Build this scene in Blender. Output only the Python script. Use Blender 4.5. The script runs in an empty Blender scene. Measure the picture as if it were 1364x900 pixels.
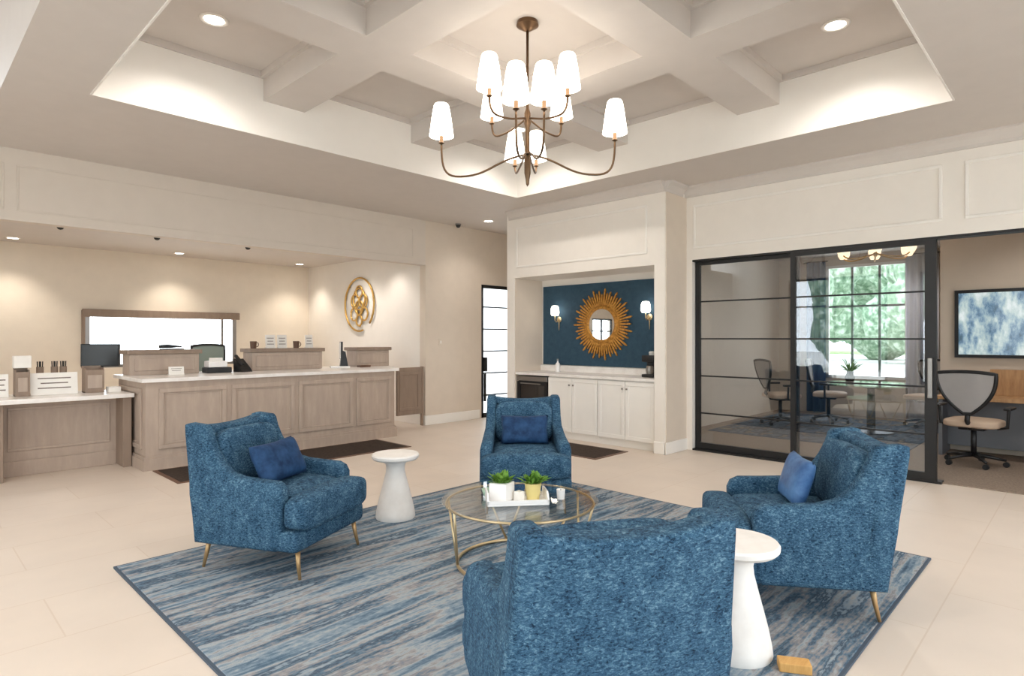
import bpy, bmesh, math, random
from mathutils import Vector, Matrix

random.seed(7)
SC = bpy.context.scene
COL = SC.collection

# ------------------------------------------------------------------ camera
cam_d = bpy.data.cameras.new('camera')
cam = bpy.data.objects.new('camera', cam_d)
COL.objects.link(cam)
cam_d.sensor_fit = 'HORIZONTAL'
cam_d.sensor_width = 36.0
cam_d.lens = 804.0 / 1364.0 * 36.0
cam_d.clip_start = 0.05
cam_d.clip_end = 400
cam.location = (0, 0, 1.45)
cam.rotation_euler = (math.radians(90), 0, -math.atan2(0.7186, 0.6954))
SC.camera = cam

# ------------------------------------------------------------------ exposure, sky, light strengths
SC.view_settings.view_transform = 'Standard'
SC.view_settings.look = 'None'
SC.view_settings.gamma = 1.0
SC.view_settings.use_curve_mapping = False
SC.view_settings.exposure = 0.12
SC.cycles.use_denoising = True
SC.cycles.max_bounces = 10
SC.cycles.diffuse_bounces = 6
SC.cycles.glossy_bounces = 4
SC.cycles.transparent_max_bounces = 16
SC.cycles.caustics_reflective = False
SC.cycles.caustics_refractive = False
SC.cycles.sample_clamp_indirect = 6.0

world = bpy.data.worlds.new('sky')
SC.world = world
world.use_nodes = True
wbg = world.node_tree.nodes['Background']
wbg.inputs['Color'].default_value = (0.86, 0.93, 1.0, 1)
wbg.inputs['Strength'].default_value = 6.0

W_TRAY = 85        # recessed lamps in the coffers
W_TELLER = 60      # wall washers behind the counter
W_HALL = 30
W_ENTRY_FILL = 105       # unseen spots added to brighten the entry half of the lobby
E_SHADE = 4.8      # chandelier shades
WARM = (1.0, 0.91, 0.79)
SOFT = (1.0, 0.93, 0.86)

def portal(name, loc, rot, sx, sy):
    l = bpy.data.lights.new(name, 'AREA')
    l.shape = 'RECTANGLE'; l.size = sx; l.size_y = sy
    l.cycles.is_portal = True
    o = bpy.data.objects.new(name, l)
    o.location = loc; o.rotation_euler = rot
    COL.objects.link(o)
PI = math.pi
for yc in (-1.3, 1.9, 5.1):
    portal('window_portal', (-3.25, yc, 1.7), (0, -PI/2, 0), 2.8, 2.5)
for xc in (-1.2, 2.0, 5.2):
    portal('window_portal', (xc, -3.25, 1.7), (PI/2, 0, 0), 2.5, 2.8)
portal('window_portal', (12.6, 3.05, 1.76), (0, PI/2, 0), 2.1, 1.34)
portal('window_portal', (3.48, 12.12, 1.43), (-PI/2, 0, 0), 2.44, 0.96)

# ------------------------------------------------------------------ materials
def lin(c):
    out = []
    for v in c:
        v = v / 255.0
        out.append(v / 12.92 if v <= 0.04045 else ((v + 0.055) / 1.055) ** 2.4)
    return (out[0], out[1], out[2], 1.0)

def new_mat(name):
    m = bpy.data.materials.new(name)
    m.use_nodes = True
    nt = m.node_tree
    return m, nt, nt.nodes['Principled BSDF']

def pbr(name, c, rough=0.5, metal=0.0, var=0.04, scale=6.0, bump=0.0, bscale=80.0, spec=0.5, coat=0.0):
    """paint / metal / wood-tone with a little procedural variation of its own colour"""
    m, nt, b = new_mat(name)
    base = lin(c)
    tc = nt.nodes.new('ShaderNodeTexCoord')
    n = nt.nodes.new('ShaderNodeTexNoise')
    n.inputs['Scale'].default_value = scale
    n.inputs['Detail'].default_value = 4
    nt.links.new(tc.outputs['Object'], n.inputs['Vector'])
    r = nt.nodes.new('ShaderNodeValToRGB')
    r.color_ramp.elements[0].position = 0.3
    r.color_ramp.elements[1].position = 0.7
    r.color_ramp.elements[0].color = tuple(v * (1 - var) for v in base[:3]) + (1,)
    r.color_ramp.elements[1].color = tuple(min(1, v * (1 + var)) for v in base[:3]) + (1,)
    nt.links.new(n.outputs['Fac'], r.inputs['Fac'])
    nt.links.new(r.outputs['Color'], b.inputs['Base Color'])
    b.inputs['Roughness'].default_value = rough
    b.inputs['Metallic'].default_value = metal
    b.inputs['Specular IOR Level'].default_value = spec
    b.inputs['Coat Weight'].default_value = coat
    if bump:
        n2 = nt.nodes.new('ShaderNodeTexNoise')
        n2.inputs['Scale'].default_value = bscale
        nt.links.new(tc.outputs['Object'], n2.inputs['Vector'])
        bp = nt.nodes.new('ShaderNodeBump')
        bp.inputs['Strength'].default_value = bump
        bp.inputs['Distance'].default_value = 0.01
        nt.links.new(n2.outputs['Fac'], bp.inputs['Height'])
        nt.links.new(bp.outputs['Normal'], b.inputs['Normal'])
    return m

def glow(name, c, strength):
    m, nt, b = new_mat(name)
    b.inputs['Base Color'].default_value = lin((250, 245, 235))
    b.inputs['Emission Color'].default_value = (c[0], c[1], c[2], 1)
    b.inputs['Emission Strength'].default_value = strength
    b.inputs['Roughness'].default_value = 0.4
    return m

def glass(name, tint=(0.93, 0.95, 0.95), refl=0.08, rough=0.0):
    m, nt, b = new_mat(name)
    nt.nodes.remove(b)
    out = nt.nodes['Material Output']
    t = nt.nodes.new('ShaderNodeBsdfTransparent')
    t.inputs['Color'].default_value = tint + (1,)
    g = nt.nodes.new('ShaderNodeBsdfGlossy')
    g.inputs['Roughness'].default_value = rough
    g.inputs['Color'].default_value = (1, 1, 1, 1)
    f = nt.nodes.new('ShaderNodeLayerWeight')
    f.inputs['Blend'].default_value = 0.5
    pw = nt.nodes.new('ShaderNodeMath'); pw.operation = 'POWER'
    pw.inputs[1].default_value = 5.0
    nt.links.new(f.outputs['Facing'], pw.inputs[0])
    ma = nt.nodes.new('ShaderNodeMath'); ma.operation = 'MULTIPLY_ADD'
    ma.inputs[1].default_value = 0.9
    ma.inputs[2].default_value = refl
    ma.use_clamp = True
    nt.links.new(pw.outputs[0], ma.inputs[0])
    mx = nt.nodes.new('ShaderNodeMixShader')
    nt.links.new(ma.outputs[0], mx.inputs['Fac'])
    nt.links.new(t.outputs[0], mx.inputs[1])
    nt.links.new(g.outputs[0], mx.inputs[2])
    nt.links.new(mx.outputs[0], out.inputs['Surface'])
    return m

def frosted(name):
    m, nt, b = new_mat(name)
    nt.nodes.remove(b)
    out = nt.nodes['Material Output']
    t = nt.nodes.new('ShaderNodeBsdfTransparent')
    t.inputs['Color'].default_value = (0.9, 0.93, 0.95, 1)
    tr = nt.nodes.new('ShaderNodeBsdfTranslucent')
    tr.inputs['Color'].default_value = (0.9, 0.92, 0.93, 1)
    mx = nt.nodes.new('ShaderNodeMixShader')
    mx.inputs['Fac'].default_value = 0.75
    nt.links.new(t.outputs[0], mx.inputs[1])
    nt.links.new(tr.outputs[0], mx.inputs[2])
    nt.links.new(mx.outputs[0], out.inputs['Surface'])
    return m

def ramp_mat(name, stops, scale=(1, 1, 1), nscale=4.0, detail=6, rough=0.9, dist=0.0, bump=0.0, bscale=150, rot=0.0, second=None, nrough=0.6, metal=0.0):
    """noise -> colour ramp; `second` = (scale vec, amount) adds a second noise to the driver"""
    m, nt, b = new_mat(name)
    tc = nt.nodes.new('ShaderNodeTexCoord')
    mp = nt.nodes.new('ShaderNodeMapping')
    mp.inputs['Scale'].default_value = scale
    mp.inputs['Rotation'].default_value = (0, 0, rot)
    nt.links.new(tc.outputs['Object'], mp.inputs['Vector'])
    n = nt.nodes.new('ShaderNodeTexNoise')
    n.inputs['Scale'].default_value = nscale
    n.inputs['Detail'].default_value = detail
    n.inputs['Roughness'].default_value = nrough
    n.inputs['Distortion'].default_value = dist
    nt.links.new(mp.outputs[0], n.inputs['Vector'])
    drv = n.outputs['Fac']
    if second:
        mp2 = nt.nodes.new('ShaderNodeMapping')
        mp2.inputs['Scale'].default_value = second[0]
        nt.links.new(tc.outputs['Object'], mp2.inputs['Vector'])
        n2 = nt.nodes.new('ShaderNodeTexNoise')
        n2.inputs['Scale'].default_value = 1.0
        n2.inputs['Detail'].default_value = 3
        nt.links.new(mp2.outputs[0], n2.inputs['Vector'])
        mix = nt.nodes.new('ShaderNodeMix')
        mix.inputs['Factor'].default_value = second[1]
        nt.links.new(n.outputs['Fac'], mix.inputs['A'])
        nt.links.new(n2.outputs['Fac'], mix.inputs['B'])
        drv = mix.outputs['Result']
    r = nt.nodes.new('ShaderNodeValToRGB')
    el = r.color_ramp.elements
    el[0].position, el[0].color = stops[0][0], lin(stops[0][1])
    el[1].position, el[1].color = stops[-1][0], lin(stops[-1][1])
    for p, c in stops[1:-1]:
        e = el.new(p); e.color = lin(c)
    nt.links.new(drv, r.inputs['Fac'])
    nt.links.new(r.outputs['Color'], b.inputs['Base Color'])
    b.inputs['Roughness'].default_value = rough
    b.inputs['Metallic'].default_value = metal
    b.inputs['Specular IOR Level'].default_value = 0.2
    if bump:
        n3 = nt.nodes.new('ShaderNodeTexNoise')
        n3.inputs['Scale'].default_value = bscale
        nt.links.new(tc.outputs['Object'], n3.inputs['Vector'])
        bp = nt.nodes.new('ShaderNodeBump')
        bp.inputs['Strength'].default_value = bump
        bp.inputs['Distance'].default_value = 0.008
        nt.links.new(n3.outputs['Fac'], bp.inputs['Height'])
        nt.links.new(bp.outputs['Normal'], b.inputs['Normal'])
    return m

def floor_mat():
    m, nt, b = new_mat('pale_stone_tile')
    tc = nt.nodes.new('ShaderNodeTexCoord')
    br = nt.nodes.new('ShaderNodeTexBrick')
    br.inputs['Color1'].default_value = lin((220, 207, 194))
    br.inputs['Color2'].default_value = lin((217, 203, 189))
    br.inputs['Mortar'].default_value = lin((210, 194, 178))
    br.inputs['Scale'].default_value = 1.0
    br.inputs['Mortar Size'].default_value = 0.004
    br.inputs['Brick Width'].default_value = 1.2
    br.inputs['Row Height'].default_value = 0.6
    nt.links.new(tc.outputs['Object'], br.inputs['Vector'])
    n = nt.nodes.new('ShaderNodeTexNoise')
    n.inputs['Scale'].default_value = 2.2
    n.inputs['Detail'].default_value = 6
    nt.links.new(tc.outputs['Object'], n.inputs['Vector'])
    mr = nt.nodes.new('ShaderNodeMapRange')
    mr.inputs['To Min'].default_value = 0.90
    mr.inputs['To Max'].default_value = 1.08
    nt.links.new(n.outputs['Fac'], mr.inputs['Value'])
    mx = nt.nodes.new('ShaderNodeMix'); mx.data_type = 'RGBA'; mx.blend_type = 'MULTIPLY'
    mx.inputs['Factor'].default_value = 1.0
    nt.links.new(br.outputs['Color'], mx.inputs[6])
    nt.links.new(mr.outputs['Result'], mx.inputs[7])
    nt.links.new(mx.outputs[2], b.inputs['Base Color'])
    b.inputs['Roughness'].default_value = 0.42
    b.inputs['Specular IOR Level'].default_value = 0.4
    return m

M = {}
M['floor'] = floor_mat()
M['white'] = pbr('white_wall_paint', (236, 230, 222), 0.6, var=0.015)
M['ceiling'] = pbr('shaded_ceiling_paint', (208, 201, 195), 0.7, var=0.015)  # greyed beside the white tray boards, so the soffit's shade is painted in
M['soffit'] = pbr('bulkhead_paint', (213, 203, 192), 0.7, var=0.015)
M['cream'] = pbr('cream_wall_paint', (231, 220, 204), 0.65, var=0.02)
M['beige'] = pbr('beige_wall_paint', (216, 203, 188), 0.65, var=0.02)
M['trimwhite'] = pbr('white_trim_paint', (240, 236, 230), 0.45, var=0.01)
M['greige'] = ramp_mat('greige_oak', [(0.3, (172, 155, 142)), (0.55, (180, 163, 149)), (0.75, (188, 171, 157))], (3, 3, 0.6), 5, rough=0.5)
M['greige_dark'] = ramp_mat('taupe_oak', [(0.3, (142, 124, 110)), (0.7, (154, 135, 120))], (3, 3, 0.6), 5, rough=0.5)
M['quartz'] = ramp_mat('white_quartz', [(0.3, (226, 220, 214)), (0.6, (242, 238, 234)), (0.8, (236, 230, 225))], (1, 1, 1), 6, rough=0.25)
M['navy_panel'] = ramp_mat('navy_wallcovering', [(0.3, (46, 70, 88)), (0.7, (58, 84, 102))], (1, 1, 1), 12, rough=0.7, bump=0.2)
M['black'] = pbr('black_metal', (34, 33, 34), 0.45, 0.3)
M['blackplastic'] = pbr('black_plastic', (26, 26, 28), 0.45)
M['bronze'] = pbr('aged_bronze', (112, 88, 66), 0.35, 0.85, var=0.15)
M['gold'] = pbr('brushed_gold', (208, 168, 96), 0.35, 0.85, var=0.12, scale=20)
M['rays'] = ramp_mat('gilded_wood', [(0.3, (140, 92, 42)), (0.6, (206, 150, 72)), (0.8, (226, 180, 104))], (1, 1, 1), 30, rough=0.45, metal=0.3)
M['brasspale'] = pbr('pale_brass', (206, 184, 146), 0.32, 0.85, var=0.08)
M['mirror'] = pbr('mirror_glass', (245, 246, 246), 0.02, 1.0, var=0.0)
M['glass'] = glass('clear_glass', (0.96, 0.97, 0.97), 0.03)
M['darkglass'] = glass('smoked_glass', (0.90, 0.92, 0.93), 0.06)
M['tableglass'] = glass('table_glass', (0.95, 0.96, 0.95), 0.02)
M['frosted'] = frosted('frosted_glass')
M['shade'] = glow('lit_white_shade', (1.0, 0.91, 0.80), E_SHADE)
M['lamp'] = glow('lit_lamp_lens', (1.0, 0.93, 0.82), 14.0)
M['sconce'] = glow('lit_sconce_shade', (1.0, 0.92, 0.80), 5.0)
M['chenille'] = ramp_mat('blue_chenille', [(0.36, (14, 32, 50)), (0.44, (38, 69, 95)), (0.54, (60, 95, 120)), (0.68, (114, 144, 162))],
                         (1, 1, 1.9), 70, detail=3, rough=0.85, dist=0.8, bump=0.5, bscale=110, second=((16, 16, 10), 0.25), nrough=0.75)
M['navy_velvet'] = ramp_mat('navy_velvet', [(0.3, (22, 44, 76)), (0.7, (44, 78, 118))], (1, 1, 1), 14, rough=0.7)
M['satin'] = ramp_mat('blue_satin', [(0.3, (40, 74, 122)), (0.7, (92, 132, 180))], (1, 1, 1), 9, rough=0.35)
M['rug'] = ramp_mat('streaked_rug_wool',
    [(0.30, (46, 60, 78)), (0.38, (82, 106, 126)), (0.43, (126, 144, 158)), (0.465, (162, 168, 172)), (0.495, (146, 142, 142)), (0.53, (96, 120, 138)), (0.56, (68, 82, 98)), (0.59, (138, 154, 166)), (0.64, (166, 164, 162)), (0.71, (112, 112, 116))],
    (0.55, 5.0, 1), 1.3, detail=7, rough=0.95, dist=0.3, bump=0.4, bscale=200, second=((26, 50, 1), 0.13), nrough=0.62)
M['reflection_rug'] = ramp_mat('rug_reflection_wool', [(0.3, (44, 50, 60)), (0.45, (96, 106, 118)), (0.55, (62, 66, 74)), (0.65, (128, 118, 106))], (1, 2, 1), 3.0, rough=0.95, bump=0.3)
M['rug_edge'] = pbr('rug_binding', (70, 82, 96), 0.9)
M['mat'] = ramp_mat('dark_mat_pile', [(0.3, (50, 42, 38)), (0.7, (76, 64, 56))], (1, 1, 1), 40, rough=0.95)
M['stone'] = ramp_mat('white_plaster_stone', [(0.3, (226, 222, 217)), (0.7, (240, 237, 233))], (1, 1, 1), 7, rough=0.55)
M['oakleg'] = pbr('pale_gold_leg', (178, 146, 104), 0.35, 0.6)
M['leaf'] = ramp_mat('leaf_green', [(0.3, (60, 110, 34)), (0.7, (128, 168, 72))], (1, 1, 1), 20, rough=0.5)
M['whiteceramic'] = pbr('white_ceramic', (244, 242, 240), 0.25)
M['lemon'] = pbr('cream_pot', (222, 204, 136), 0.4)
M['paper'] = pbr('white_paper', (244, 240, 234), 0.8)
M['ink'] = pbr('dark_print', (128, 114, 106), 0.8)
M['brown'] = pbr('brown_leather', (104, 74, 56), 0.5)
M['kraft'] = ramp_mat('tan_wood', [(0.3, (196, 148, 86)), (0.7, (222, 176, 112))], (1, 6, 1), 8, rough=0.6)
M['carpet'] = ramp_mat('taupe_carpet', [(0.3, (124, 110, 98)), (0.7, (152, 136, 122))], (1, 1, 1), 60, rough=0.95)
M['officewall'] = pbr('office_wall_paint', (206, 192, 176), 0.7, var=0.02)
M['deskwood'] = ramp_mat('honey_wood', [(0.3, (176, 136, 98)), (0.7, (204, 164, 122))], (1, 6, 1), 5, rough=0.45)
M['greymesh'] = pbr('grey_mesh_fabric', (168, 164, 162), 0.8, bump=0.3, bscale=200)
M['beigeseat'] = pbr('beige_seat_fabric', (196, 172, 150), 0.8)
M['greypanel'] = pbr('grey_laminate', (112, 114, 120), 0.5)
M['curtainblue'] = pbr('blue_curtain', (104, 130, 166), 0.85)
M['curtainwhite'] = pbr('sheer_curtain', (226, 226, 232), 0.85)
for key in ('curtainblue', 'curtainwhite'):
    nt_ = M[key].node_tree; b_ = nt_.nodes['Principled BSDF']
    tl_ = nt_.nodes.new('ShaderNodeBsdfTranslucent')
    nt_.links.new(b_.inputs['Base Color'].links[0].from_socket, tl_.inputs['Color'])
    mx_ = nt_.nodes.new('ShaderNodeMixShader'); mx_.inputs['Fac'].default_value = .45
    nt_.links.new(b_.outputs[0], mx_.inputs[1]); nt_.links.new(tl_.outputs[0], mx_.inputs[2])
    nt_.links.new(mx_.outputs[0], nt_.nodes['Material Output'].inputs['Surface'])
M['concrete'] = pbr('pale_paving', (214, 212, 206), 0.9)
M['lawn'] = ramp_mat('lawn_grass', [(0.3, (90, 130, 66)), (0.7, (140, 170, 100))], (1, 1, 1), 3, rough=0.9)
M['tree'] = ramp_mat('tree_leaves', [(0.35, (84, 112, 88)), (0.5, (132, 156, 128)), (0.65, (200, 212, 194))], (1, 1, 1), 3.0, rough=0.8)
M['bark'] = pbr('bark', (96, 78, 62), 0.9)
M['steel'] = pbr('brushed_steel', (150, 146, 142), 0.35, 0.8)

# ------------------------------------------------------------------ builders
class MB:
    def __init__(self):
        self.bm = bmesh.new()
    def box(self, x0, x1, y0, y1, z0, z1, bev=0.0, seg=2):
        t = bmesh.new()
        bmesh.ops.create_cube(t, size=1.0)
        for v in t.verts:
            v.co = Vector(((x0 + x1) / 2 + v.co.x * (x1 - x0), (y0 + y1) / 2 + v.co.y * (y1 - y0), (z0 + z1) / 2 + v.co.z * (z1 - z0)))
        if bev:
            bmesh.ops.bevel(t, geom=t.edges[:], offset=bev, segments=seg, profile=0.5, affect='EDGES')
        self._take(t); return self
    def cbox(self, c, s, bev=0.0, rz=0.0, seg=2, rx=0.0):
        t = bmesh.new()
        bmesh.ops.create_cube(t, size=1.0)
        for v in t.verts:
            v.co = Vector((v.co.x * s[0], v.co.y * s[1], v.co.z * s[2]))
        if bev:
            bmesh.ops.bevel(t, geom=t.edges[:], offset=bev, segments=seg, profile=0.5, affect='EDGES')
        t.transform(Matrix.Translation(Vector(c)) @ Matrix.Rotation(rz, 4, 'Z') @ Matrix.Rotation(rx, 4, 'X'))
        self._take(t); return self
    def _take(self, t, mat=None):
        me = bpy.data.meshes.new('tmp')
        t.to_mesh(me); t.free()
        if mat is not None:
            me.transform(mat)
        self.bm.from_mesh(me)
        bpy.data.meshes.remove(me)
    def lathe(self, prof, c=(0, 0, 0), seg=32, mat=None):
        t = bmesh.new()
        rings = []
        for r, z in prof:
            if r < 1e-5:
                rings.append([t.verts.new((0, 0, z))])
            else:
                rings.append([t.verts.new((r * math.cos(2 * PI * k / seg), r * math.sin(2 * PI * k / seg), z)) for k in range(seg)])
        for a, b in zip(rings[:-1], rings[1:]):
            for k in range(seg):
                k2 = (k + 1) % seg
                if len(a) == 1 and len(b) == 1: continue
                if len(a) == 1: t.faces.new((a[0], b[k], b[k2]))
                elif len(b) == 1: t.faces.new((a[k], a[k2], b[0]))
                else: t.faces.new((a[k], a[k2], b[k2], b[k]))
        for ring, flip in ((rings[0], True), (rings[-1], False)):
            if len(ring) > 1:
                t.faces.new(ring[::-1] if flip else ring)
        bmesh.ops.recalc_face_normals(t, faces=t.faces[:])
        m = Matrix.Translation(Vector(c))
        if mat is not None: m = m @ mat
        t.transform(m)
        self._take(t); return self
    def tube(self, pts, r, seg=10, r2=None, closed=False):
        t = bmesh.new()
        P = [Vector(p) for p in pts]
        n = len(P)
        rings = []
        prev = None
        for i, p in enumerate(P):
            if closed: d = P[(i + 1) % n] - P[i - 1]
            elif i == 0: d = P[1] - P[0]
            elif i == n - 1: d = P[-1] - P[-2]
            else: d = P[i + 1] - P[i - 1]
            d.normalize()
            if prev is None:
                up = Vector((0, 0, 1)) if abs(d.z) < 0.9 else Vector((1, 0, 0))
                u = d.cross(up).normalized()
            else:
                u = (prev - d * prev.dot(d)).normalized()
            prev = u
            w = d.cross(u)
            rr = r if r2 is None else r + (r2 - r) * i / (n - 1)
            rings.append([t.verts.new(p + (u * math.cos(2 * PI * k / seg) + w * math.sin(2 * PI * k / seg)) * rr) for k in range(seg)])
        m = n if closed else n - 1
        for i in range(m):
            a, b = rings[i], rings[(i + 1) % n]
            for k in range(seg):
                k2 = (k + 1) % seg
                t.faces.new((a[k], a[k2], b[k2], b[k]))
        if not closed:
            t.faces.new(rings[0][::-1]); t.faces.new(rings[-1])
        bmesh.ops.recalc_face_normals(t, faces=t.faces[:])
        self._take(t); return self
    def prism(self, poly, axis, a0, a1, bev=0.0, seg=3):
        """poly = list of 2-D points; axis 'x' -> (y,z), 'y' -> (x,z), 'z' -> (x,y)"""
        t = bmesh.new()
        def P(u, v, a):
            return {'x': (a, u, v), 'y': (u, a, v), 'z': (u, v, a)}[axis]
        A = [t.verts.new(P(u, v, a0)) for u, v in poly]
        Bv = [t.verts.new(P(u, v, a1)) for u, v in poly]
        n = len(poly)
        t.faces.new(A[::-1]); t.faces.new(Bv)
        for k in range(n):
            k2 = (k + 1) % n
            t.faces.new((A[k], A[k2], Bv[k2], Bv[k]))
        bmesh.ops.recalc_face_normals(t, faces=t.faces[:])
        if bev:
            es = [e for e in t.edges if abs((e.verts[0].co - e.verts[1].co).dot(Vector(P(0, 0, 1)))) < 1e-6]
            bmesh.ops.bevel(t, geom=es, offset=bev, segments=seg, profile=0.5, affect='EDGES')
        self._take(t); return self
    def puff(self, s, c=(0, 0, 0), p=5.0, n=10, crown=0.0, mat=None):
        """soft rounded block (half sizes s)"""
        t = bmesh.new()
        bmesh.ops.create_cube(t, size=2.0)
        bmesh.ops.subdivide_edges(t, edges=t.edges[:], cuts=n, use_grid_fill=True)
        for v in t.verts:
            x, y, z = v.co
            k = (abs(x) ** p + abs(y) ** p + abs(z) ** p) ** (1 / p)
            x, y, z = x / k, y / k, z / k
            cz = crown * (1 - x * x) * (1 - y * y)
            v.co = Vector((x * s[0], y * s[1], z * s[2] + (cz if z > 0 else 0)))
        m = Matrix.Translation(Vector(c))
        if mat is not None: m = m @ mat
        t.transform(m)
        self._take(t); return self
    def pillow(self, w, h, th, n=16):
        """throw pillow standing in the XZ plane, pinched corners, centred on the origin"""
        t = bmesh.new()
        def g(sgn):
            rows = []
            for i in range(n + 1):
                row = []
                for j in range(n + 1):
                    u = -1 + 2 * i / n; v = -1 + 2 * j / n
                    k = max(0.0, (1 - u ** 4) * (1 - v ** 4)) ** 0.45
                    ins = 1 - 0.07 * (1 - abs(u)) * v * v
                    ins2 = 1 - 0.07 * (1 - abs(v)) * u * u
                    row.append((u * w / 2 * ins2, sgn * th / 2 * k, v * h / 2 * ins))
                rows.append(row)
            return rows
        F, Bk = g(1), g(-1)
        vf = [[t.verts.new(p) for p in r] for r in F]
        vb = [[vf[i][j] if i in (0, n) or j in (0, n) else t.verts.new(Bk[i][j]) for j in range(n + 1)] for i in range(n + 1)]
        for i in range(n):
            for j in range(n):
                t.faces.new((vf[i][j], vf[i][j + 1], vf[i + 1][j + 1], vf[i + 1][j]))
                t.faces.new((vb[i][j], vb[i + 1][j], vb[i + 1][j + 1], vb[i][j + 1]))
        bmesh.ops.recalc_face_normals(t, faces=t.faces[:])
        self._take(t); return self
    def build(self, name, mat, parent=None, smooth=False):
        me = bpy.data.meshes.new(name)
        self.bm.to_mesh(me); self.bm.free()
        me.materials.append(mat)
        if smooth:
            me.shade_smooth()
        o = bpy.data.objects.new(name, me)
        COL.objects.link(o)
        if parent is not None: o.parent = parent
        if smooth == 'auto':
            try: me.set_sharp_from_angle(angle=math.radians(38))
            except Exception: pass
        return o

def tag(o, label=None, cat=None, group=None, kind=None):
    if label: o['label'] = label
    if cat: o['category'] = cat
    if group: o['group'] = group
    if kind: o['kind'] = kind
    return o

def thing(name, label, cat, loc=(0, 0, 0), rz=0.0, group=None):
    o = bpy.data.objects.new(name, None)
    o.empty_display_size = 0.1
    COL.objects.link(o)
    o.location = loc; o.rotation_euler = (0, 0, rz)
    return tag(o, label, cat, group)

def dup(o, parent=None):
    c = o.copy(); COL.objects.link(c)
    if parent is not None: c.parent = parent
    for ch in list(o.children):
        dup(ch, c)
    return c

def struct(o, parent=None):
    o['kind'] = 'structure'
    return o

def arc(cx, cz, r, a0, a1, n=12):
    return [(cx + r * math.cos(a0 + (a1 - a0) * k / n), cz + r * math.sin(a0 + (a1 - a0) * k / n)) for k in range(n + 1)]

def bez(p, n=16):
    P = [Vector(q) for q in p]
    out = []
    for i in range(n + 1):
        t = i / n
        out.append(P[0] * (1 - t) ** 3 + P[1] * 3 * t * (1 - t) ** 2 + P[2] * 3 * t * t * (1 - t) + P[3] * t ** 3)
    return out

def face_rot(f):
    return math.atan2(-f[0], f[1])

# ================================================================== STRUCTURE
H = 3.40          # lobby ceiling
TX0, TX1, TY0, TY1 = 1.12, 6.06, 0.83, 5.77   # coffered tray
TZ = 4.00

struct(MB().box(-3.3, 10.0, -3.3, 12.0, -0.12, 0.0).build('floor', M['floor']))
struct(MB().box(7.30, 12.5, -1.6, 4.6, -0.04, 0.012).build('floor_office', M['carpet']))

b = MB()
b.box(0.61, TX0, -3.3, 8.0, H, 4.25)
b.box(TX1, 10.0, -3.3, 8.15, H, 4.25)
b.box(TX0, TX1, TY1, 8.0, H, 4.25)
b.box(TX0, TX1, -3.3, TY0, H, 4.25)
b.box(TX0, TX1, TY0, TY1, TZ, 4.25)
b.box(-3.3, 0.61, -3.3, 8.0, 4.2, 4.3)
ceil = struct(b.build('ceiling', M['ceiling']))
# coffer beams and tray mouldings
b = MB()
BX = [(2.51, 2.93), (4.25, 4.67)]
BY = [(2.22, 2.64), (3.96, 4.38)]
for x0, x1 in BX: b.box(x0, x1, TY0, TY1, 3.73, TZ)
for y0, y1 in BY:
    xs = [TX0, 2.51, 2.93, 4.25, 4.67, TX1]
    for a0, a1 in ((xs[0], xs[1]), (xs[2], xs[3]), (xs[4], xs[5])):
        b.box(a0, a1, y0, y1, 3.73, TZ)
# small cornice at the top of every coffer
cx = [(TX0, 2.51), (2.93, 4.25), (4.67, TX1)]
cy = [(TY0, 2.22), (2.64, 3.96), (4.38, TY1)]
for x0, x1 in cx:
    for y0, y1 in cy:
        k = 0.035
        b.box(x0, x1, y0, y0 + k, 3.94, TZ); b.box(x0, x1, y1 - k, y1, 3.94, TZ)
        b.box(x0, x0 + k, y0 + k, y1 - k, 3.94, TZ); b.box(x1 - k, x1, y0 + k, y1 - k, 3.94, TZ)
struct(b.build('trim_1', M['ceiling']))
# added boards whose white paints the downlight glow onto the tray sides
b = MB(); k = .012
b.box(TX0, TX1, TY1 - k, TY1, H - .01, 3.94); b.box(TX0, TX1, TY0, TY0 + k, H - .01, 3.94)
b.box(TX0, TX0 + k, TY0 + k, TY1 - k, H - .01, 3.94); b.box(TX1 - k, TX1, TY0 + k, TY1 - k, H - .01, 3.94)
struct(b.build('trim_added_tray_glow', M['trimwhite']))

# right wall over the glass
b = MB()
b.box(7.24, 7.44, -3.3, 3.85, 2.46, H)
b.box(7.24, 7.44, -3.3, -1.1, 0.0, 2.46)
b.box(7.24, 7.44, 3.76, 3.85, 0.0, 2.46)
struct(b.build('wall_right', M['white']))
def panel_frame(b, axis, p, a0, a1, z0, z1, w=0.03, t=0.014):
    """picture-frame moulding on a wall; axis 'x' = on plane x=p (along y), 'y' = on plane y=p (along x); sticks out towards -axis"""
    def bx(u0, u1, z0_, z1_):
        if axis == 'x': b.box(p - t, p, u0, u1, z0_, z1_, 0.004, 1)
        else: b.box(u0, u1, p - t, p, z0_, z1_, 0.004, 1)
    bx(a0, a1, z0, z0 + w); bx(a0, a1, z1 - w, z1)
    bx(a0, a0 + w, z0 + w, z1 - w); bx(a1 - w, a1, z0 + w, z1 - w)
b = MB()
panel_frame(b, 'x', 7.24, 1.09, 3.74, 2.60, 3.16)
panel_frame(b, 'x', 7.24, -1.60, 0.91, 2.60, 3.16)
panel_frame(b, 'x', 6.71, 4.10, 6.40, 2.52, 3.14)
struct(b.build('trim_2', M['trimwhite']))
b = MB()
panel_frame(b, 'y', 8.0, -1.2, .82, 2.76, 3.24, .02, .005)
panel_frame(b, 'y', 8.0, .92, 5.95, 2.76, 3.24, .02, .005)
struct(b.build('trim_5', M['soffit']))
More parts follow.
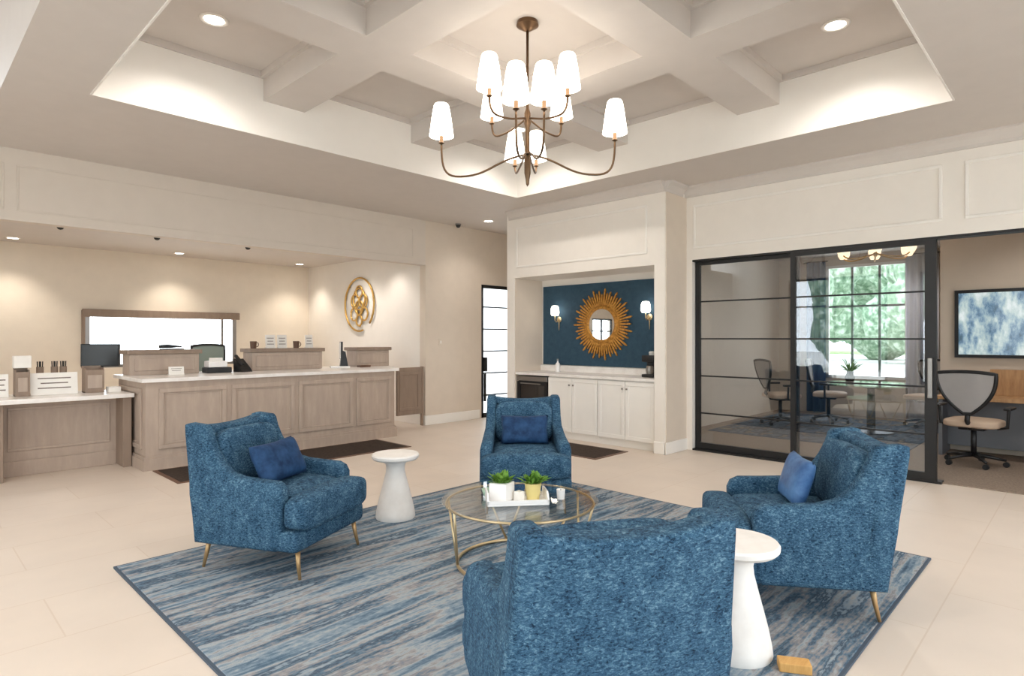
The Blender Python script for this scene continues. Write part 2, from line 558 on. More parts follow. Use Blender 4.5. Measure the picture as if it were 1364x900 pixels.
# crown moulding: lobby side of the right wall, alcove block, bulkhead
b = MB()
def crown_prof(p, sgn, h=H):
    return [(p, h), (p + sgn * 0.10, h), (p + sgn * 0.10, h - 0.02), (p + sgn * 0.06, h - 0.05), (p + sgn * 0.02, h - 0.10), (p + sgn * 0.02, h - 0.13), (p, h - 0.13)]
b.prism(crown_prof(7.24, -1), 'y', -3.3, 3.85)
b.prism(crown_prof(6.71, -1), 'y', 3.85, 6.55)
b.prism(crown_prof(3.85, -1), 'x', 6.71, 7.14)
struct(b.build('trim_3', M['ceiling']))
# alcove block
b = MB()
b.box(6.71, 7.50, 3.85, 4.00, 0.0, H)
b.box(6.71, 7.50, 6.45, 6.60, 0.0, H)
b.box(6.71, 7.50, 4.00, 6.45, 2.37, H)
b.box(7.36, 7.50, 4.00, 6.45, 0.0, 2.37)
alc = struct(b.build('wall_alcove', M['white']))
tag(MB().box(7.335, 7.36, 4.02, 6.40, 1.03, 2.27, 0.003, 1).build('accent_panel', M['navy_panel'], alc), 'navy blue wallcovering panel framed by white wall')
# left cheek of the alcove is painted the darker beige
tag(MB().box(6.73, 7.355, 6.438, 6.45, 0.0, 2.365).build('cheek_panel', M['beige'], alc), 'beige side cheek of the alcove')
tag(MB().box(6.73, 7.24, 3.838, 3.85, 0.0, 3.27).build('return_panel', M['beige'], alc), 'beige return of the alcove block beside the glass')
# corridor end, corridor wall with glass door
b = MB()
b.box(10.0, 10.12, 6.5, 8.2, 0, H)
b.box(7.5, 10.0, 6.45, 6.60, 0, H)
struct(b.build('wall_corridor', M['beige']))
b = MB()
b.box(6.20, 7.47, 8.0, 8.15, 0, H)
b.box(7.47, 8.47, 8.0, 8.15, 2.42, H)
b.box(8.47, 10.0, 8.0, 8.15, 0, H)
struct(b.build('wall_hall', M['beige']))
struct(MB().box(-3.3, 6.20, 8.0, 8.15, 2.66, 3.41).build('wall_bulkhead', M['soffit']))
struct(MB().box(-3.3, 6.2, 8.15, 12.0, 2.93, 3.05).build('ceiling_teller', M['ceiling']))
struct(MB().box(6.20, 6.35, 8.15, 12.0, 0, 3.05).build('wall_emblem', M['white']))
b = MB()
WX0, WX1, WZ0, WZ1 = 2.256, 4.70, 0.95, 1.91
b.box(-3.3, -2.75, 12.0, 12.2, 0, 3.05); b.box(-1.6, WX0, 12.0, 12.2, 0, 3.05)
b.box(-2.75, -1.6, 12.0, 12.2, 0, 1.0); b.box(-2.75, -1.6, 12.0, 12.2, 2.1, 3.05)
b.box(WX1, 6.35, 12.0, 12.2, 0, 3.05)
b.box(WX0, WX1, 12.0, 12.2, WZ1, 3.05)
b.box(WX0, WX1, 12.0, 12.2, 0, WZ0)
struct(b.build('wall_back', M['cream']))
# front and rear walls with big shop windows (behind the camera, invented for light)
b = MB()
b.box(-3.4, -3.3, -3.4, 12.2, 3.1, 4.3); b.box(-3.4, -3.3, -3.4, 12.2, 0, 0.3)
edges = [-3.4, -2.55, -0.05, 0.65, 3.15, 3.85, 6.35, 12.2]
for k in range(0, 8, 2): b.box(-3.4, -3.3, edges[k], edges[k + 1], 0.3, 3.1)
struct(b.build('wall_front', M['white']))
b = MB()
b.box(-3.3, 7.44, -3.4, -3.3, 3.1, 4.3); b.box(-3.3, 7.44, -3.4, -3.3, 0, 0.3)
edges = [-3.3, -2.45, 0.05, 0.75, 3.25, 3.95, 6.45, 7.44]
for k in range(0, 8, 2): b.box(edges[k], edges[k + 1], -3.4, -3.3, 0.3, 3.1)
struct(b.build('wall_rear', M['white']))
wn = 3
for k, (a0, a1) in enumerate([(-2.55, -0.05), (0.65, 3.15), (3.85, 6.35)]):
    f = MB()
    for u0, u1, z0, z1 in ((a0, a0 + .06, .3, 3.1), (a1 - .06, a1, .3, 3.1), (a0, a1, .3, .36), (a0, a1, 3.04, 3.1), ((a0 + a1) / 2 - .02, (a0 + a1) / 2 + .02, .3, 3.1), (a0, a1, 2.3, 2.34)):
        f.box(-3.37, -3.31, u0, u1, z0, z1)
    w = struct(f.build('window_%d' % wn, M['black'])); wn += 1
    MB().box(-3.345, -3.335, a0, a1, .3, 3.1).build('pane', M['glass'], w)
for k, (a0, a1) in enumerate([(-2.45, 0.05), (0.75, 3.25), (3.95, 6.45)]):
    f = MB()
    for u0, u1, z0, z1 in ((a0, a0 + .06, .3, 3.1), (a1 - .06, a1, .3, 3.1), (a0, a1, .3, .36), (a0, a1, 3.04, 3.1), ((a0 + a1) / 2 - .02, (a0 + a1) / 2 + .02, .3, 3.1), (a0, a1, 2.3, 2.34)):
        f.box(u0, u1, -3.37, -3.31, z0, z1)
    w = struct(f.build('window_%d' % wn, M['black'])); wn += 1
    MB().box(a0, a1, -3.345, -3.335, .3, 3.1).build('pane', M['glass'], w)

# baseboards
def baseboard(name, boxes):
    b = MB()
    for bx in boxes: b.box(*bx, 0.006, 1)
    return struct(b.build(name, M['trimwhite']))
baseboard('baseboard_hall', [(6.20, 7.42, 7.982, 8.0, 0, 0.16), (8.52, 10.0, 7.982, 8.0, 0, 0.16)])
baseboard('baseboard_emblem', [(6.182, 6.20, 7.982, 12.0, 0, 0.16)])
baseboard('baseboard_back', [(-3.3, 6.18, 11.98, 12.0, 0, 0.16)])
baseboard('baseboard_alcove', [(6.69, 6.71, 3.85, 4.0, 0, 0.15), (6.69, 7.24, 3.82, 3.838, 0, 0.15), (6.69, 6.71, 6.45, 6.6, 0, 0.15)])

# teller window (drive-through) in the back wall
f = MB()
f.box(WX0, WX0 + .07, 12.0, 12.06, WZ0, WZ1); f.box(WX1 - .07, WX1, 12.0, 12.06, WZ0, WZ1)
f.box(WX0, WX1, 12.0, 12.06, WZ0, WZ0 + .05); f.box(WX0, WX1, 12.0, 12.06, WZ1 - .05, WZ1)
f.box(WX1 - .28, WX1 - .24, 12.0, 12.06, WZ0, WZ1)
w1 = struct(f.build('window_1', M['steel']))
MB().box(WX0, WX1, 12.035, 12.045, WZ0, WZ1).build('pane', M['glass'], w1)
tag(MB().box(WX0 - .04, WX1 + .04, 11.93, 12.0, WZ1 - .11, WZ1 + .02, .006, 1).build('valance_board', M['greige_dark'], w1), 'grey-brown wooden head board')
tag(MB().box(WX0 - .05, WX0, 11.96, 12.0, WZ0, WZ1, .004, 1).build('side_casing', M['greige_dark'], w1), 'grey-brown left casing')

f = MB()
for x0, x1, z0, z1 in ((-2.75, -2.70, 1.0, 2.1), (-1.65, -1.60, 1.0, 2.1), (-2.2, -2.14, 1.0, 2.1), (-2.75, -1.6, 1.0, 1.05), (-2.75, -1.6, 2.05, 2.1), (-2.75, -1.6, 1.66, 1.70)):
    f.box(x0, x1, 12.0, 12.06, z0, z1)
w9 = struct(f.build('window_9', M['black']))  # unseen window added to brighten what the alcove mirror reflects
MB().box(-2.75, -1.6, 12.035, 12.045, 1.0, 2.1).build('pane', M['glass'], w9)  # pane of the added unseen window
# glass door in the hall wall
f = MB()
f.box(7.47, 7.54, 8.02, 8.08, 0, 2.42); f.box(8.40, 8.47, 8.02, 8.08, 0, 2.42)
f.box(7.47, 8.47, 8.02, 8.08, 2.36, 2.42); f.box(7.47, 8.47, 8.02, 8.08, 0, 0.08)
for k in range(1, 6): f.box(7.54, 8.40, 8.035, 8.065, 2.42 * k / 6 - .012, 2.42 * k / 6 + .012)
d1 = struct(f.build('door_1', M['black']))
MB().box(7.54, 8.40, 8.046, 8.054, .08, 2.36).build('pane', M['frosted'], d1)
h = MB(); h.box(7.52, 7.56, 7.93, 8.02, .84, 1.10, .008); h.box(7.52, 7.55, 7.95, 8.0, .3, .80, .006)
tag(h.build('handle', M['blackplastic'], d1), 'black door pull')

# sliding glass partition of the office
M['slideglass'] = glass('reflective_glass', (0.88, 0.90, 0.92), 0.08)
def glass_panel(name, x, y0, y1, st0, st1, gm):
    f = MB()
    f.box(x, x + .045, y0, y0 + st0, 0.02, 2.46); f.box(x, x + .045, y1 - st1, y1, 0.02, 2.46)
    f.box(x, x + .045, y0 + st0, y1 - st1, 0.02, 0.10); f.box(x, x + .045, y0 + st0, y1 - st1, 2.39, 2.46)
    o = struct(f.build(name, M['black']))
    for k in range(1, 5):
        MB().box(x + .012, x + .033, y0 + st0, y1 - st1, .48 * k - .009, .48 * k + .009).build('muntin', M['black'], o)
    MB().box(x + .018, x + .026, y0 + st0, y1 - st1, 0.10, 2.39).build('pane', gm, o)
    return o
glass_panel('door_2', 7.31, 2.47, 3.75, .05, .06, M['darkglass'])
d3 = glass_panel('door_3', 7.25, 1.14, 2.54, .10, .055, M['slideglass'])
tag(MB().box(7.20, 7.25, 1.17, 1.21, .85, 1.25, .006).build('handle', M['steel'], d3), 'grey bar pull')
b = MB(); b.box(7.245, 7.38, -1.1, 3.76, 2.435, 2.475); b.box(7.245, 7.38, 1.1, 3.76, 0.0, 0.022)
struct(b.build('trim_4', M['black']))

# office shell
OX = 12.5
b = MB()
OW = (2.376, 3.72, 0.70, 2.82)
b.box(OX, OX + .2, -1.6, OW[0], 0, 3.0); b.box(OX, OX + .2, OW[1], 4.7, 0, 3.0)
b.box(OX, OX + .2, OW[0], OW[1], OW[3], 3.0); b.box(OX, OX + .2, OW[0], OW[1], 0, OW[2])
b.box(7.5, OX, 4.6, 4.7, 0, 3.0)
b.box(7.44, OX, -1.7, -1.6, 0, 3.0)
struct(b.build('wall_office', M['officewall']))
struct(MB().box(9.6, OX, -1.6, 1.47, 0, 3.0).build('wall_nook', M['officewall']))
struct(MB().box(7.44, OX, -1.6, 4.6, 3.0, 3.1).build('ceiling_office', M['ceiling']))
f = MB()
y0, y1, z0, z1 = OW
for u0, u1, a, c in ((y0, y0 + .05, z0, z1), (y1 - .05, y1, z0, z1), (y0, y1, z0, z0 + .05), (y0, y1, z1 - .05, z1)):
    f.box(OX - .01, OX + .05, u0, u1, a, c)
w2 = struct(f.build('window_2', M['trimwhite']))
for k in (1, 2): MB().box(OX + .01, OX + .035, y0 + (y1 - y0) * k / 3 - .02, y0 + (y1 - y0) * k / 3 + .02, z0 + .05, z1 - .05).build('mullion', M['greypanel'], w2)
MB().box(OX + .012, OX + .033, y0 + .05, y1 - .05, 2.02, 2.06).build('transom', M['greypanel'], w2)
MB().box(OX + .018, OX + .024, y0 + .05, y1 - .05, z0 + .05, z1 - .05).build('pane', M['glass'], w2)

# ------------------------------------------------------------------ outside
b = MB()
b.box(-60, 80, -60, 80, -0.30, -0.15)
struct(b.build('ground', M['concrete']))
def tree(x, y, s, label):
    t = thing('tree', label, 'tree', (x, y, -0.15), random.random() * 6, 'trees outside the windows')
    MB().lathe([(0.16, 0), (0.12, 1.6), (0.08, 3.2)], seg=10).build('trunk', M['bark'], t, True)
    c = MB()
    for k in range(11):
        a = random.random() * 6.28; r = random.random() * 1.0 * s
        tb = bmesh.new(); bmesh.ops.create_icosphere(tb, subdivisions=3, radius=1.0)
        rad = (0.8 + random.random() * .5) * s
        ox, oy, oz = math.cos(a) * r, math.sin(a) * r, 2.1 + random.random() * 3.4 * s
        for v in tb.verts:
            k2 = 1 + 0.22 * math.sin(v.co.x * 9 + k) * math.sin(v.co.y * 8 + 2 * k) * math.sin(v.co.z * 9)
            v.co = v.co * rad * k2 + Vector((ox, oy, oz))
        c._take(tb)
    c.build('crown', M['tree'], t, True)
TL = 'leafy green tree outside the office window, seen through the glass'
for x, y, s in ((28, 9.6, 1.0), (34, 5.2, 1.25), (27, 4.2, .9), (36, 11.5, 1.25), (44, 8.0, 1.5), (46, 15.0, 1.5), (40, 1.0, 1.3), (52, 11.5, 2.0), (61, 24.0, 2.0), (60, 4.0, 2.2), (50, -4.0, 2.0)):
    tree(x, y, s, TL)
for x, y, s in ((-13, -3.5, 1.3), (-19, 8.2, 1.7), (-16, 18, 1.4)):
    tree(x, y, s, 'leafy green tree outside the entrance windows, reflected in the office glass')
tag(MB().box(66, 79, -55, 75, -0.15, -0.10).build('lawn', M['lawn']), 'green lawn beyond the paving outside the office window', 'lawn', kind='structure')

# ================================================================== LAMPS
def make_downlight(label, group):
    t = thing('downlight', label, 'downlight', group=group)
    r = MB(); r.lathe([(0.066, 0.0), (0.066, -0.006), (0.080, -0.010), (0.095, -0.004), (0.095, 0.0)], seg=28)
    r.build('trim_ring', M['trimwhite'], t, True)
    l = MB(); l.lathe([(0.0, -0.001), (0.064, -0.001), (0.064, -0.005), (0.0, -0.007)], seg=28)
    l.build('lens', M['lamp'], t, True)
    return t
def spot(loc, watts, color, angle=110, blend=0.8, tilt=None):
    l = bpy.data.lights.new('lamp_light', 'SPOT')
    l.energy = watts; l.color = color; l.spot_size = math.radians(angle); l.spot_blend = blend
    l.shadow_soft_size = 0.06
    o = bpy.data.objects.new('lamp_light', l)
    o.location = (loc[0], loc[1], loc[2] - 0.03)
    COL.objects.link(o)
    return o
proto_dl = make_downlight('', '')
used_dl = [False]
def downlight(x, y, z, label, group, watts, color, s=1.0, angle=110):
    t = proto_dl if not used_dl[0] else dup(proto_dl)
    used_dl[0] = True
    t.location = (x, y, z); t.scale = (s, s, s)
    tag(t, label, 'downlight', group)
    spot((x, y, z), watts, color, angle)
    return t
G1 = 'downlights in the coffered ceiling'
downlight(1.815, 5.075, TZ, 'round lit downlight in the left corner coffer of the tray ceiling', G1, W_TRAY, SOFT, 1.15, 150)
downlight(5.365, 1.525, TZ, 'round lit downlight in the right corner coffer of the tray ceiling', G1, W_TRAY, SOFT, 1.15, 150)
downlight(5.365, 5.075, TZ, 'round lit downlight in the far corner coffer behind the chandelier', G1, W_TRAY, SOFT, 1.15, 150)
spot((1.815, 1.525, TZ), W_TRAY, SOFT, 150)
G2 = 'downlights in the low ceiling behind the counter'
TELL = [(1.28, 11.5, 'downlight by the back wall, leftmost, left of the teller window'),
        (3.53, 11.5, 'downlight by the back wall, directly above the teller window'),
        (5.72, 11.45, 'downlight by the back wall, close to the corner near the gold emblem'),
        (1.21, 9.45, 'front row downlight behind the bulkhead edge, above the left writing desk'),
        (5.56, 9.75, 'front row downlight behind the bulkhead edge, above left of the gold emblem')]
for x, y, lab in TELL:
    downlight(x, y, 2.93, 'small lit ' + lab, G2, W_TELLER, WARM if y > 10.5 else SOFT, 1.0, 105 if y > 10.5 else 130)
spot((3.40, 9.6, 2.93), W_TELLER, SOFT, 130)
spot((5.72, 8.75, 2.93), W_TELLER * .6, SOFT, 120)
downlight(6.96, 7.28, H, 'small lit downlight in the flat ceiling by the hall glass door', None, W_HALL, SOFT, 1.0, 130)
# unseen fill spots added over the entry half, beside and behind the camera
for x, y in ((-1.4, -1.4), (-1.4, 2.0), (-1.4, 5.2)):
    spot((x, y, 4.2), W_ENTRY_FILL, SOFT, 150)
for x, y in ((3.0, -1.6), (6.3, -1.6)):
    spot((x, y, H), W_ENTRY_FILL * .6, SOFT, 150)
for x, y in ((8.6, 0.2), (8.6, 3.4), (11.5, 2.3)):  # unseen spots without fixtures, added to brighten the office
    spot((x, y, 3.0), 45, SOFT, 150)

# black ceiling domes
def make_dome():
    t = thing('security_camera', '', 'camera')
    MB().lathe([(0.0, 0.0), (0.05, 0.0), (0.05, -0.02), (0.0, -0.02)], seg=20).build('mount', M['steel'], t, 'auto')
    MB().lathe([(0.042, -0.02), (0.040, -0.04), (0.028, -0.062), (0.0, -0.072)], seg=20).build('dome', M['blackplastic'], t, True)
    return t
dm = make_dome()
for k, (x, y, z, lab) in enumerate([
        (1.235, 9.42, 2.93, 'small black ceiling camera dome, leftmost, beside the front left downlight'),
        (2.70, 9.75, 2.93, 'small black ceiling camera dome between the left writing desk and teller window lights'),
        (4.00, 9.75, 2.93, 'small black ceiling camera dome right of the downlight above the teller window'),
        (6.77, 7.83, H, 'small black ceiling camera dome left of the hall downlight')]):
    o = dm if k == 0 else dup(dm)
    if k == 0: x, y = 1.56, 9.7
    o.location = (x, y, z); tag(o, lab, 'camera', 'black camera domes on the ceiling')

# ------------------------------------------------------------------ chandelier
CX, CY = 3.59, 3.30
ch = thing('chandelier', 'two tier bronze chandelier with ten lit white shades under the central coffer', 'chandelier', (CX, CY, 0))
MB().lathe([(0.0, TZ), (0.085, TZ), (0.09, TZ - .03), (0.05, TZ - .055), (0.02, TZ - .075), (0.0, TZ - .075)], seg=32).build('canopy', M['bronze'], ch, 'auto')
b = MB()
b.lathe([(0.0, 2.67), (0.012, 2.69), (0.016, 2.73), (0.026, 2.78), (0.026, 2.94), (0.018, 2.97), (0.018, 3.15), (0.028, 3.18), (0.028, 3.26), (0.014, 3.30), (0.011, 3.35), (0.011, TZ - .07)], seg=18)
b.build('stem', M['bronze'], ch, True)
Cf = Vector((0.7186, 0.6954, 0)); Cr = Vector((0.6954, -0.7186, 0))   # directions of the arms in plan
def lamp_arm(direction, r, z_hub, z_low, z_cup):
    d = direction.normalized()
    p0 = d * 0.015 + Vector((0, 0, z_hub))
    pts = bez([p0, d * (r * .38) + Vector((0, 0, z_hub - .04)), d * (r * .45) + Vector((0, 0, z_low)), d * (r * .78) + Vector((0, 0, z_low))], 12)
    pts += bez([d * (r * .78) + Vector((0, 0, z_low)), d * (r * .97) + Vector((0, 0, z_low)), d * r + Vector((0, 0, z_low + .06)), d * r + Vector((0, 0, z_cup))], 10)[1:]
    a = MB().tube(pts, 0.0085, 8).build('arm', M['bronze'], ch, True)
    c = MB().lathe([(0.010, -0.01), (0.024, 0.0), (0.016, 0.012), (0.016, 0.075), (0.0, 0.075)], tuple(d * r + Vector((0, 0, z_cup - .005))), 14)
    c.build('candle_cup', M['bronze'], a, 'auto')
    s = MB()
    s.lathe([(0.100, 0.0), (0.095, 0.03), (0.076, 0.17), (0.062, 0.245), (0.054, 0.26), (0.0, 0.262), ], tuple(d * r + Vector((0, 0, z_cup + .05))), 24)
    s.build('lamp_shade', M['shade'], ch, True)
def dirv(deg):
    a = math.radians(deg)
    return Cr * math.cos(a) + Cf * math.sin(a)
for deg in (-3, 177, 82, 98, 262, 278):
    far = deg in (82, 98)
    lamp_arm(dirv(deg), 0.70, 2.99 if far else 2.93, 2.94 if far else 2.76, 3.04)
for deg in (45, 135, 225, 315):
    lamp_arm(dirv(deg), 0.42, 3.22, 3.16, 3.29)

# ================================================================== SEATING GROUP
rug = thing('area_rug', 'large blue grey streaked area rug under the four blue armchairs', 'rug')
rb = MB(); rb.box(1.0, 4.73, 0.79, 4.43, 0.0, 0.014, 0.004, 1)
rb.build('pile', M['rug'], rug)
eb = MB()
for bx in ((0.985, 1.0, .775, 4.445), (4.73, 4.745, .775, 4.445)): eb.box(*bx, 0, .012)
for bx in ((1.0, 4.73, .775, .79), (1.0, 4.73, 4.43, 4.445)): eb.box(*bx, 0, .012)
tag(eb.build('binding', M['rug_edge'], rug), 'dark bound edge')
RZ = 0.014

def make_armchair():
    t = thing('armchair', '', 'armchair')
    # front rail and seat deck
    def taper(bm_):
        for v in bm_.verts:
            k = max(0.0, min(1.0, (v.co.z - .46) / .22))
            v.co.x *= 1 - .115 * k * k * (3 - 2 * k)
    f = MB(); f.box(-.375, .375, -.355, .37, .165, .29, .03, 3)
    f.build('seat_frame', M['chenille'], t, True)
    # arm + wing panels
    prof = [(-.375, .165), (.22, .165), (.255, .20), (.262, .50), (.245, .545), (.20, .57)]
    prof += [(.06, .575), (-.06, .582), (-.15, .605), (-.22, .655), (-.27, .73), (-.305, .80), (-.325, .865), (-.345, .885), (-.46, .895), (-.495, .885), (-.495, .84)]
    for s, nm in ((1, 'arm'), (-1, 'arm')):
        x0, x1 = sorted((s * .285, s * .385))
        a = MB(); a.prism(prof, 'x', x0, x1, .028, 3)
        bmesh.ops.triangulate(a.bm, faces=[f_ for f_ in a.bm.faces if len(f_.verts) > 4])
        taper(a.bm)
        a.build(nm, M['chenille'], t, 'auto')
    # back panel (slightly barrelled behind)
    bk = MB()
    tb = bmesh.new()
    n, m = 14, 10
    def pt(u, v, side):
        x = u * .375
        z = .165 + v * (.893 - .165) - (0.036 * (1 - u * u) if v == 1 else 0)
        yb = -.375 - .120 * v - .022 * (1 - u * u)
        y = yb if side else yb + .13
        return (x, y, z)
    G = {}
    for sd in (0, 1):
        for i in range(n + 1):
            for j in range(m + 1):
                G[sd, i, j] = tb.verts.new(pt(-1 + 2 * i / n, j / m, sd))
    for i in range(n):
        for j in range(m):
            tb.faces.new((G[1, i, j], G[1, i + 1, j], G[1, i + 1, j + 1], G[1, i, j + 1]))
            tb.faces.new((G[0, i, j], G[0, i, j + 1], G[0, i + 1, j + 1], G[0, i + 1, j]))
    for i in range(n):
        tb.faces.new((G[0, i, m], G[1, i, m], G[1, i + 1, m], G[0, i + 1, m]))
        tb.faces.new((G[0, i, 0], G[0, i + 1, 0], G[1, i + 1, 0], G[1, i, 0]))
    for j in range(m):
        tb.faces.new((G[0, 0, j], G[1, 0, j], G[1, 0, j + 1], G[0, 0, j + 1]))
        tb.faces.new((G[0, n, j], G[0, n, j + 1], G[1, n, j + 1], G[1, n, j]))
    bmesh.ops.recalc_face_normals(tb, faces=tb.faces[:])
    tb.normal_update()
    es = [e for e in tb.edges if len(e.link_faces) == 2 and e.calc_face_angle(0) > 0.8]
    bmesh.ops.bevel(tb, geom=es, offset=.025, segments=3, profile=.5, affect='EDGES')
    bk._take(tb)
    taper(bk.bm)
    bk.build('backrest', M['chenille'], t, True)
    # loose cushions
    s = MB(); s.puff((.283, .30, .10), (0, -.02, .387), 7, 10, .02)
    s.puff((.37, .09, .10), (0, .335, .382), 5, 10, .018)
    s.build('seat_cushion', M['chenille'], t, True)
    c = MB(); c.puff((.262, .185, .06), (0, -.290, .662), 5, 10, .025, Matrix.Rotation(math.radians(100), 4, 'X'))
    c.build('back_cushion', M['chenille'], t, True)
    for x, y in ((.31, .325), (-.31, .325), (.31, -.325), (-.31, -.325)):
        k = 1 if y > 0 else -1
        l = MB(); l.tube([(x * .97, y, .18), (x * 1.0, y + k * .012, .09), (x * 1.03, y + k * .03, 0.0)], .017, 10, .009)
        l.build('leg', M['oakleg'], t, True)
    return t
AG = 'blue chenille armchairs on the rug'
chairs = [
    (1.82, 3.85, (.45, -.89), 'blue chenille armchair on the left of the rug, facing right, in front of counter'),
    (3.87, 3.59, (-.71, -.70), 'blue chenille armchair at the far side of the rug, facing the viewer squarely'),
    (3.54, 1.26, (-.575, .82), 'blue chenille armchair on the right of the rug, facing left, beside glass office'),
    (1.76, 1.37, (.54, .84), 'nearest blue chenille armchair, seen from behind with its back to the viewer'),
]
ac = make_armchair()
CH = []
for k, (x, y, f, lab) in enumerate(chairs):
    o = ac if k == 0 else dup(ac)
    o.location = (x, y, RZ + .004); o.rotation_euler = (0, 0, face_rot(f))
    tag(o, lab, 'armchair', AG)
    CH.append(o)
def on_chair(k, p):
    x, y, f, _ = chairs[k]
    return Matrix.Translation((x, y, RZ)) @ Matrix.Rotation(face_rot(f), 4, 'Z') @ Vector(p)
def put_pillow(k, p, w, h, th, mat, tilt, rz, label, roll=0.0):
    o = MB().pillow(w, h, th).build('throw_pillow', mat, None, True)
    x, y, f, _ = chairs[k]
    o.matrix_world = Matrix.Translation((x, y, RZ)) @ Matrix.Rotation(face_rot(f), 4, 'Z') @ Matrix.Translation(p) @ Matrix.Rotation(rz, 4, 'Z') @ Matrix.Rotation(tilt, 4, 'X') @ Matrix.Rotation(roll, 4, 'Y')
    tag(o, label, 'pillow', 'throw pillows on the armchairs')
    return o
put_pillow(0, (.03, -.02, .635), .46, .27, .13, M['navy_velvet'], math.radians(26), 0.08, 'dark blue throw pillow lying on the left armchair seat')
put_pillow(1, (0, -.045, .63), .42, .25, .12, M['navy_velvet'], math.radians(14), 0, 'dark navy lumbar pillow on the far armchair facing the viewer')
put_pillow(2, (.0, -.05, .64), .36, .27, .10, M['satin'], math.radians(17), .0, 'shiny blue satin pillow standing on the right armchair')

# ------------------------------------------------------------------ white pedestal side tables
def make_side_table():
    t = thing('side_table', '', 'side table')
    MB().lathe([(0.152, 0.0), (0.157, 0.012), (0.152, 0.05), (0.136, 0.13), (0.113, 0.22), (0.092, 0.30), (0.077, 0.36), (0.073, 0.40), (0.078, 0.43), (0.105, 0.455), (0.105, 0.46), (0.0, 0.46)], seg=40).build('pedestal', M['stone'], t, 'auto')
    MB().lathe([(0.0, 0.455), (0.125, 0.455), (0.172, 0.468), (0.186, 0.482), (0.188, 0.50), (0.180, 0.511), (0.0, 0.513)], seg=40).build('table_top', M['stone'], t, 'auto')
    return t
st = make_side_table()
for k, (x, y, lab) in enumerate([(2.83, 4.04, 'white pedestal side table standing between the left and the far armchair'),
                                 (2.705, 1.186, 'white pedestal side table standing between the nearest and the right armchair')]):
    o = st if k == 0 else dup(st)
    o.location = (x, y, RZ); tag(o, lab, 'side table', 'white pedestal side tables')

# ------------------------------------------------------------------ coffee table
TXc, TYc = 2.816, 2.655
ct = thing('coffee_table', 'round glass coffee table with a thin gold frame in the middle of the rug', 'coffee table', (TXc, TYc, RZ))
MB().lathe([(0.0, .402), (.495, .402), (.50, .407), (.495, .414), (0.0, .414)], seg=56).build('table_top', M['tableglass'], ct, 'auto')
f = MB()
f.tube([(.47 * math.cos(2 * PI * k / 48), .47 * math.sin(2 * PI * k / 48), .39) for k in range(48)], .008, 8, closed=True)
f.build('top_ring', M['brasspale'], ct, True)
f = MB()
f.tube([(.40 * math.cos(2 * PI * k / 48), .40 * math.sin(2 * PI * k / 48), .011) for k in range(48)], .011, 8, closed=True)
f.build('base_ring', M['brasspale'], ct, True)
for k in range(4):
    a = PI / 4 + k * PI / 2 + .2
    l = MB()
    for da in (-.35, .35):
        l.tube([(.40 * math.cos(a), .40 * math.sin(a), .011), (.47 * math.cos(a + da), .47 * math.sin(a + da), .39)], .008, 8)
    l.build('leg', M['brasspale'], ct, True)
TT = RZ + .414
def cam_pt(px, py, z):
    d = (1.45 - z) * 804 / (py - 450); r = (px - 682) / 804 * d
    return (Cf * d + Cr * r)
yaw = math.atan2(Cr.y, Cr.x)
p = cam_pt(688, 668, TT)
tr = thing('serving_tray', 'white rectangular tray with raised ends on the glass coffee table', 'tray', (p.x, p.y, TT), yaw + .12)
b = MB(); b.box(-.19, .19, -.105, .105, 0, .012, .004, 1)
b.build('tray_base', M['whiteceramic'], tr)
b = MB(); b.box(-.19, .19, -.105, -.095, .012, .035); b.box(-.19, .19, .095, .105, .012, .035)
b.prism([(-.105, .012), (.105, .012), (.105, .07), (.06, .075), (-.06, .075), (-.105, .035)], 'x', -.19, -.18)
b.prism([(-.105, .012), (.105, .012), (.105, .07), (.06, .075), (-.06, .075), (-.105, .035)], 'x', .18, .19)
b.build('tray_rim', M['whiteceramic'], tr)
def on_tray(x, y, z=.0125):
    v = Matrix.Rotation(yaw + .12, 4, 'Z') @ Vector((x, y, 0))
    return (p.x + v.x, p.y + v.y, TT + z)
def plant(loc, potmat, square, s, label, rz=0.0):
    t = thing('potted_plant', label, 'plant', loc, rz, 'small plants on the white tray')
    pb = MB()
    if square: pb.box(-.05 * s, .05 * s, -.05 * s, .05 * s, 0, .095 * s, .006, 2)
    else: pb.lathe([(.034 * s, 0), (.046 * s, .09 * s), (.040 * s, .09 * s), (.038 * s, .08 * s), (0, .08 * s)], seg=24)
    pb.build('pot', potmat, t, 'auto')
    lb = MB()
    for k in range(70):
        a = random.random() * 2 * PI; el = random.random() * 1.0 + .38
        L = (.050 + random.random() * .042) * s
        o = Vector((random.uniform(-.03, .03) * s, random.uniform(-.03, .03) * s, .085 * s))
        d = Vector((math.cos(a) * math.cos(el), math.sin(a) * math.cos(el), math.sin(el)))
        sd = d.cross(Vector((0, 0, 1))).normalized() * .013 * s
        up = Vector((0, 0, -.012 * s))
        tb = bmesh.new()
        v0 = tb.verts.new(o); v1 = tb.verts.new(o + d * L * .55 + sd); v2 = tb.verts.new(o + d * L + up); v3 = tb.verts.new(o + d * L * .55 - sd)
        v4 = tb.verts.new(o + d * L * .55 + up * .4)
        tb.faces.new((v0, v1, v4)); tb.faces.new((v1, v2, v4)); tb.faces.new((v2, v3, v4)); tb.faces.new((v3, v0, v4))
        lb._take(tb)
    lb.build('leaves', M['leaf'], t)
plant(on_tray(-.092, .0), M['whiteceramic'], True, 1.2, 'leafy green plant in a white square pot on the tray', .3)
plant(on_tray(.104, .0), M['lemon'], False, 1.15, 'leafy green plant in a round cream pot on the tray')
tag(MB().cbox((0, 0, .031), (.05, .05, .06), .006).build('box', M['paper']), 'small cream box between the two plants on the tray', 'box').location = on_tray(.012, -.03)
q = cam_pt(747, 664, TT)
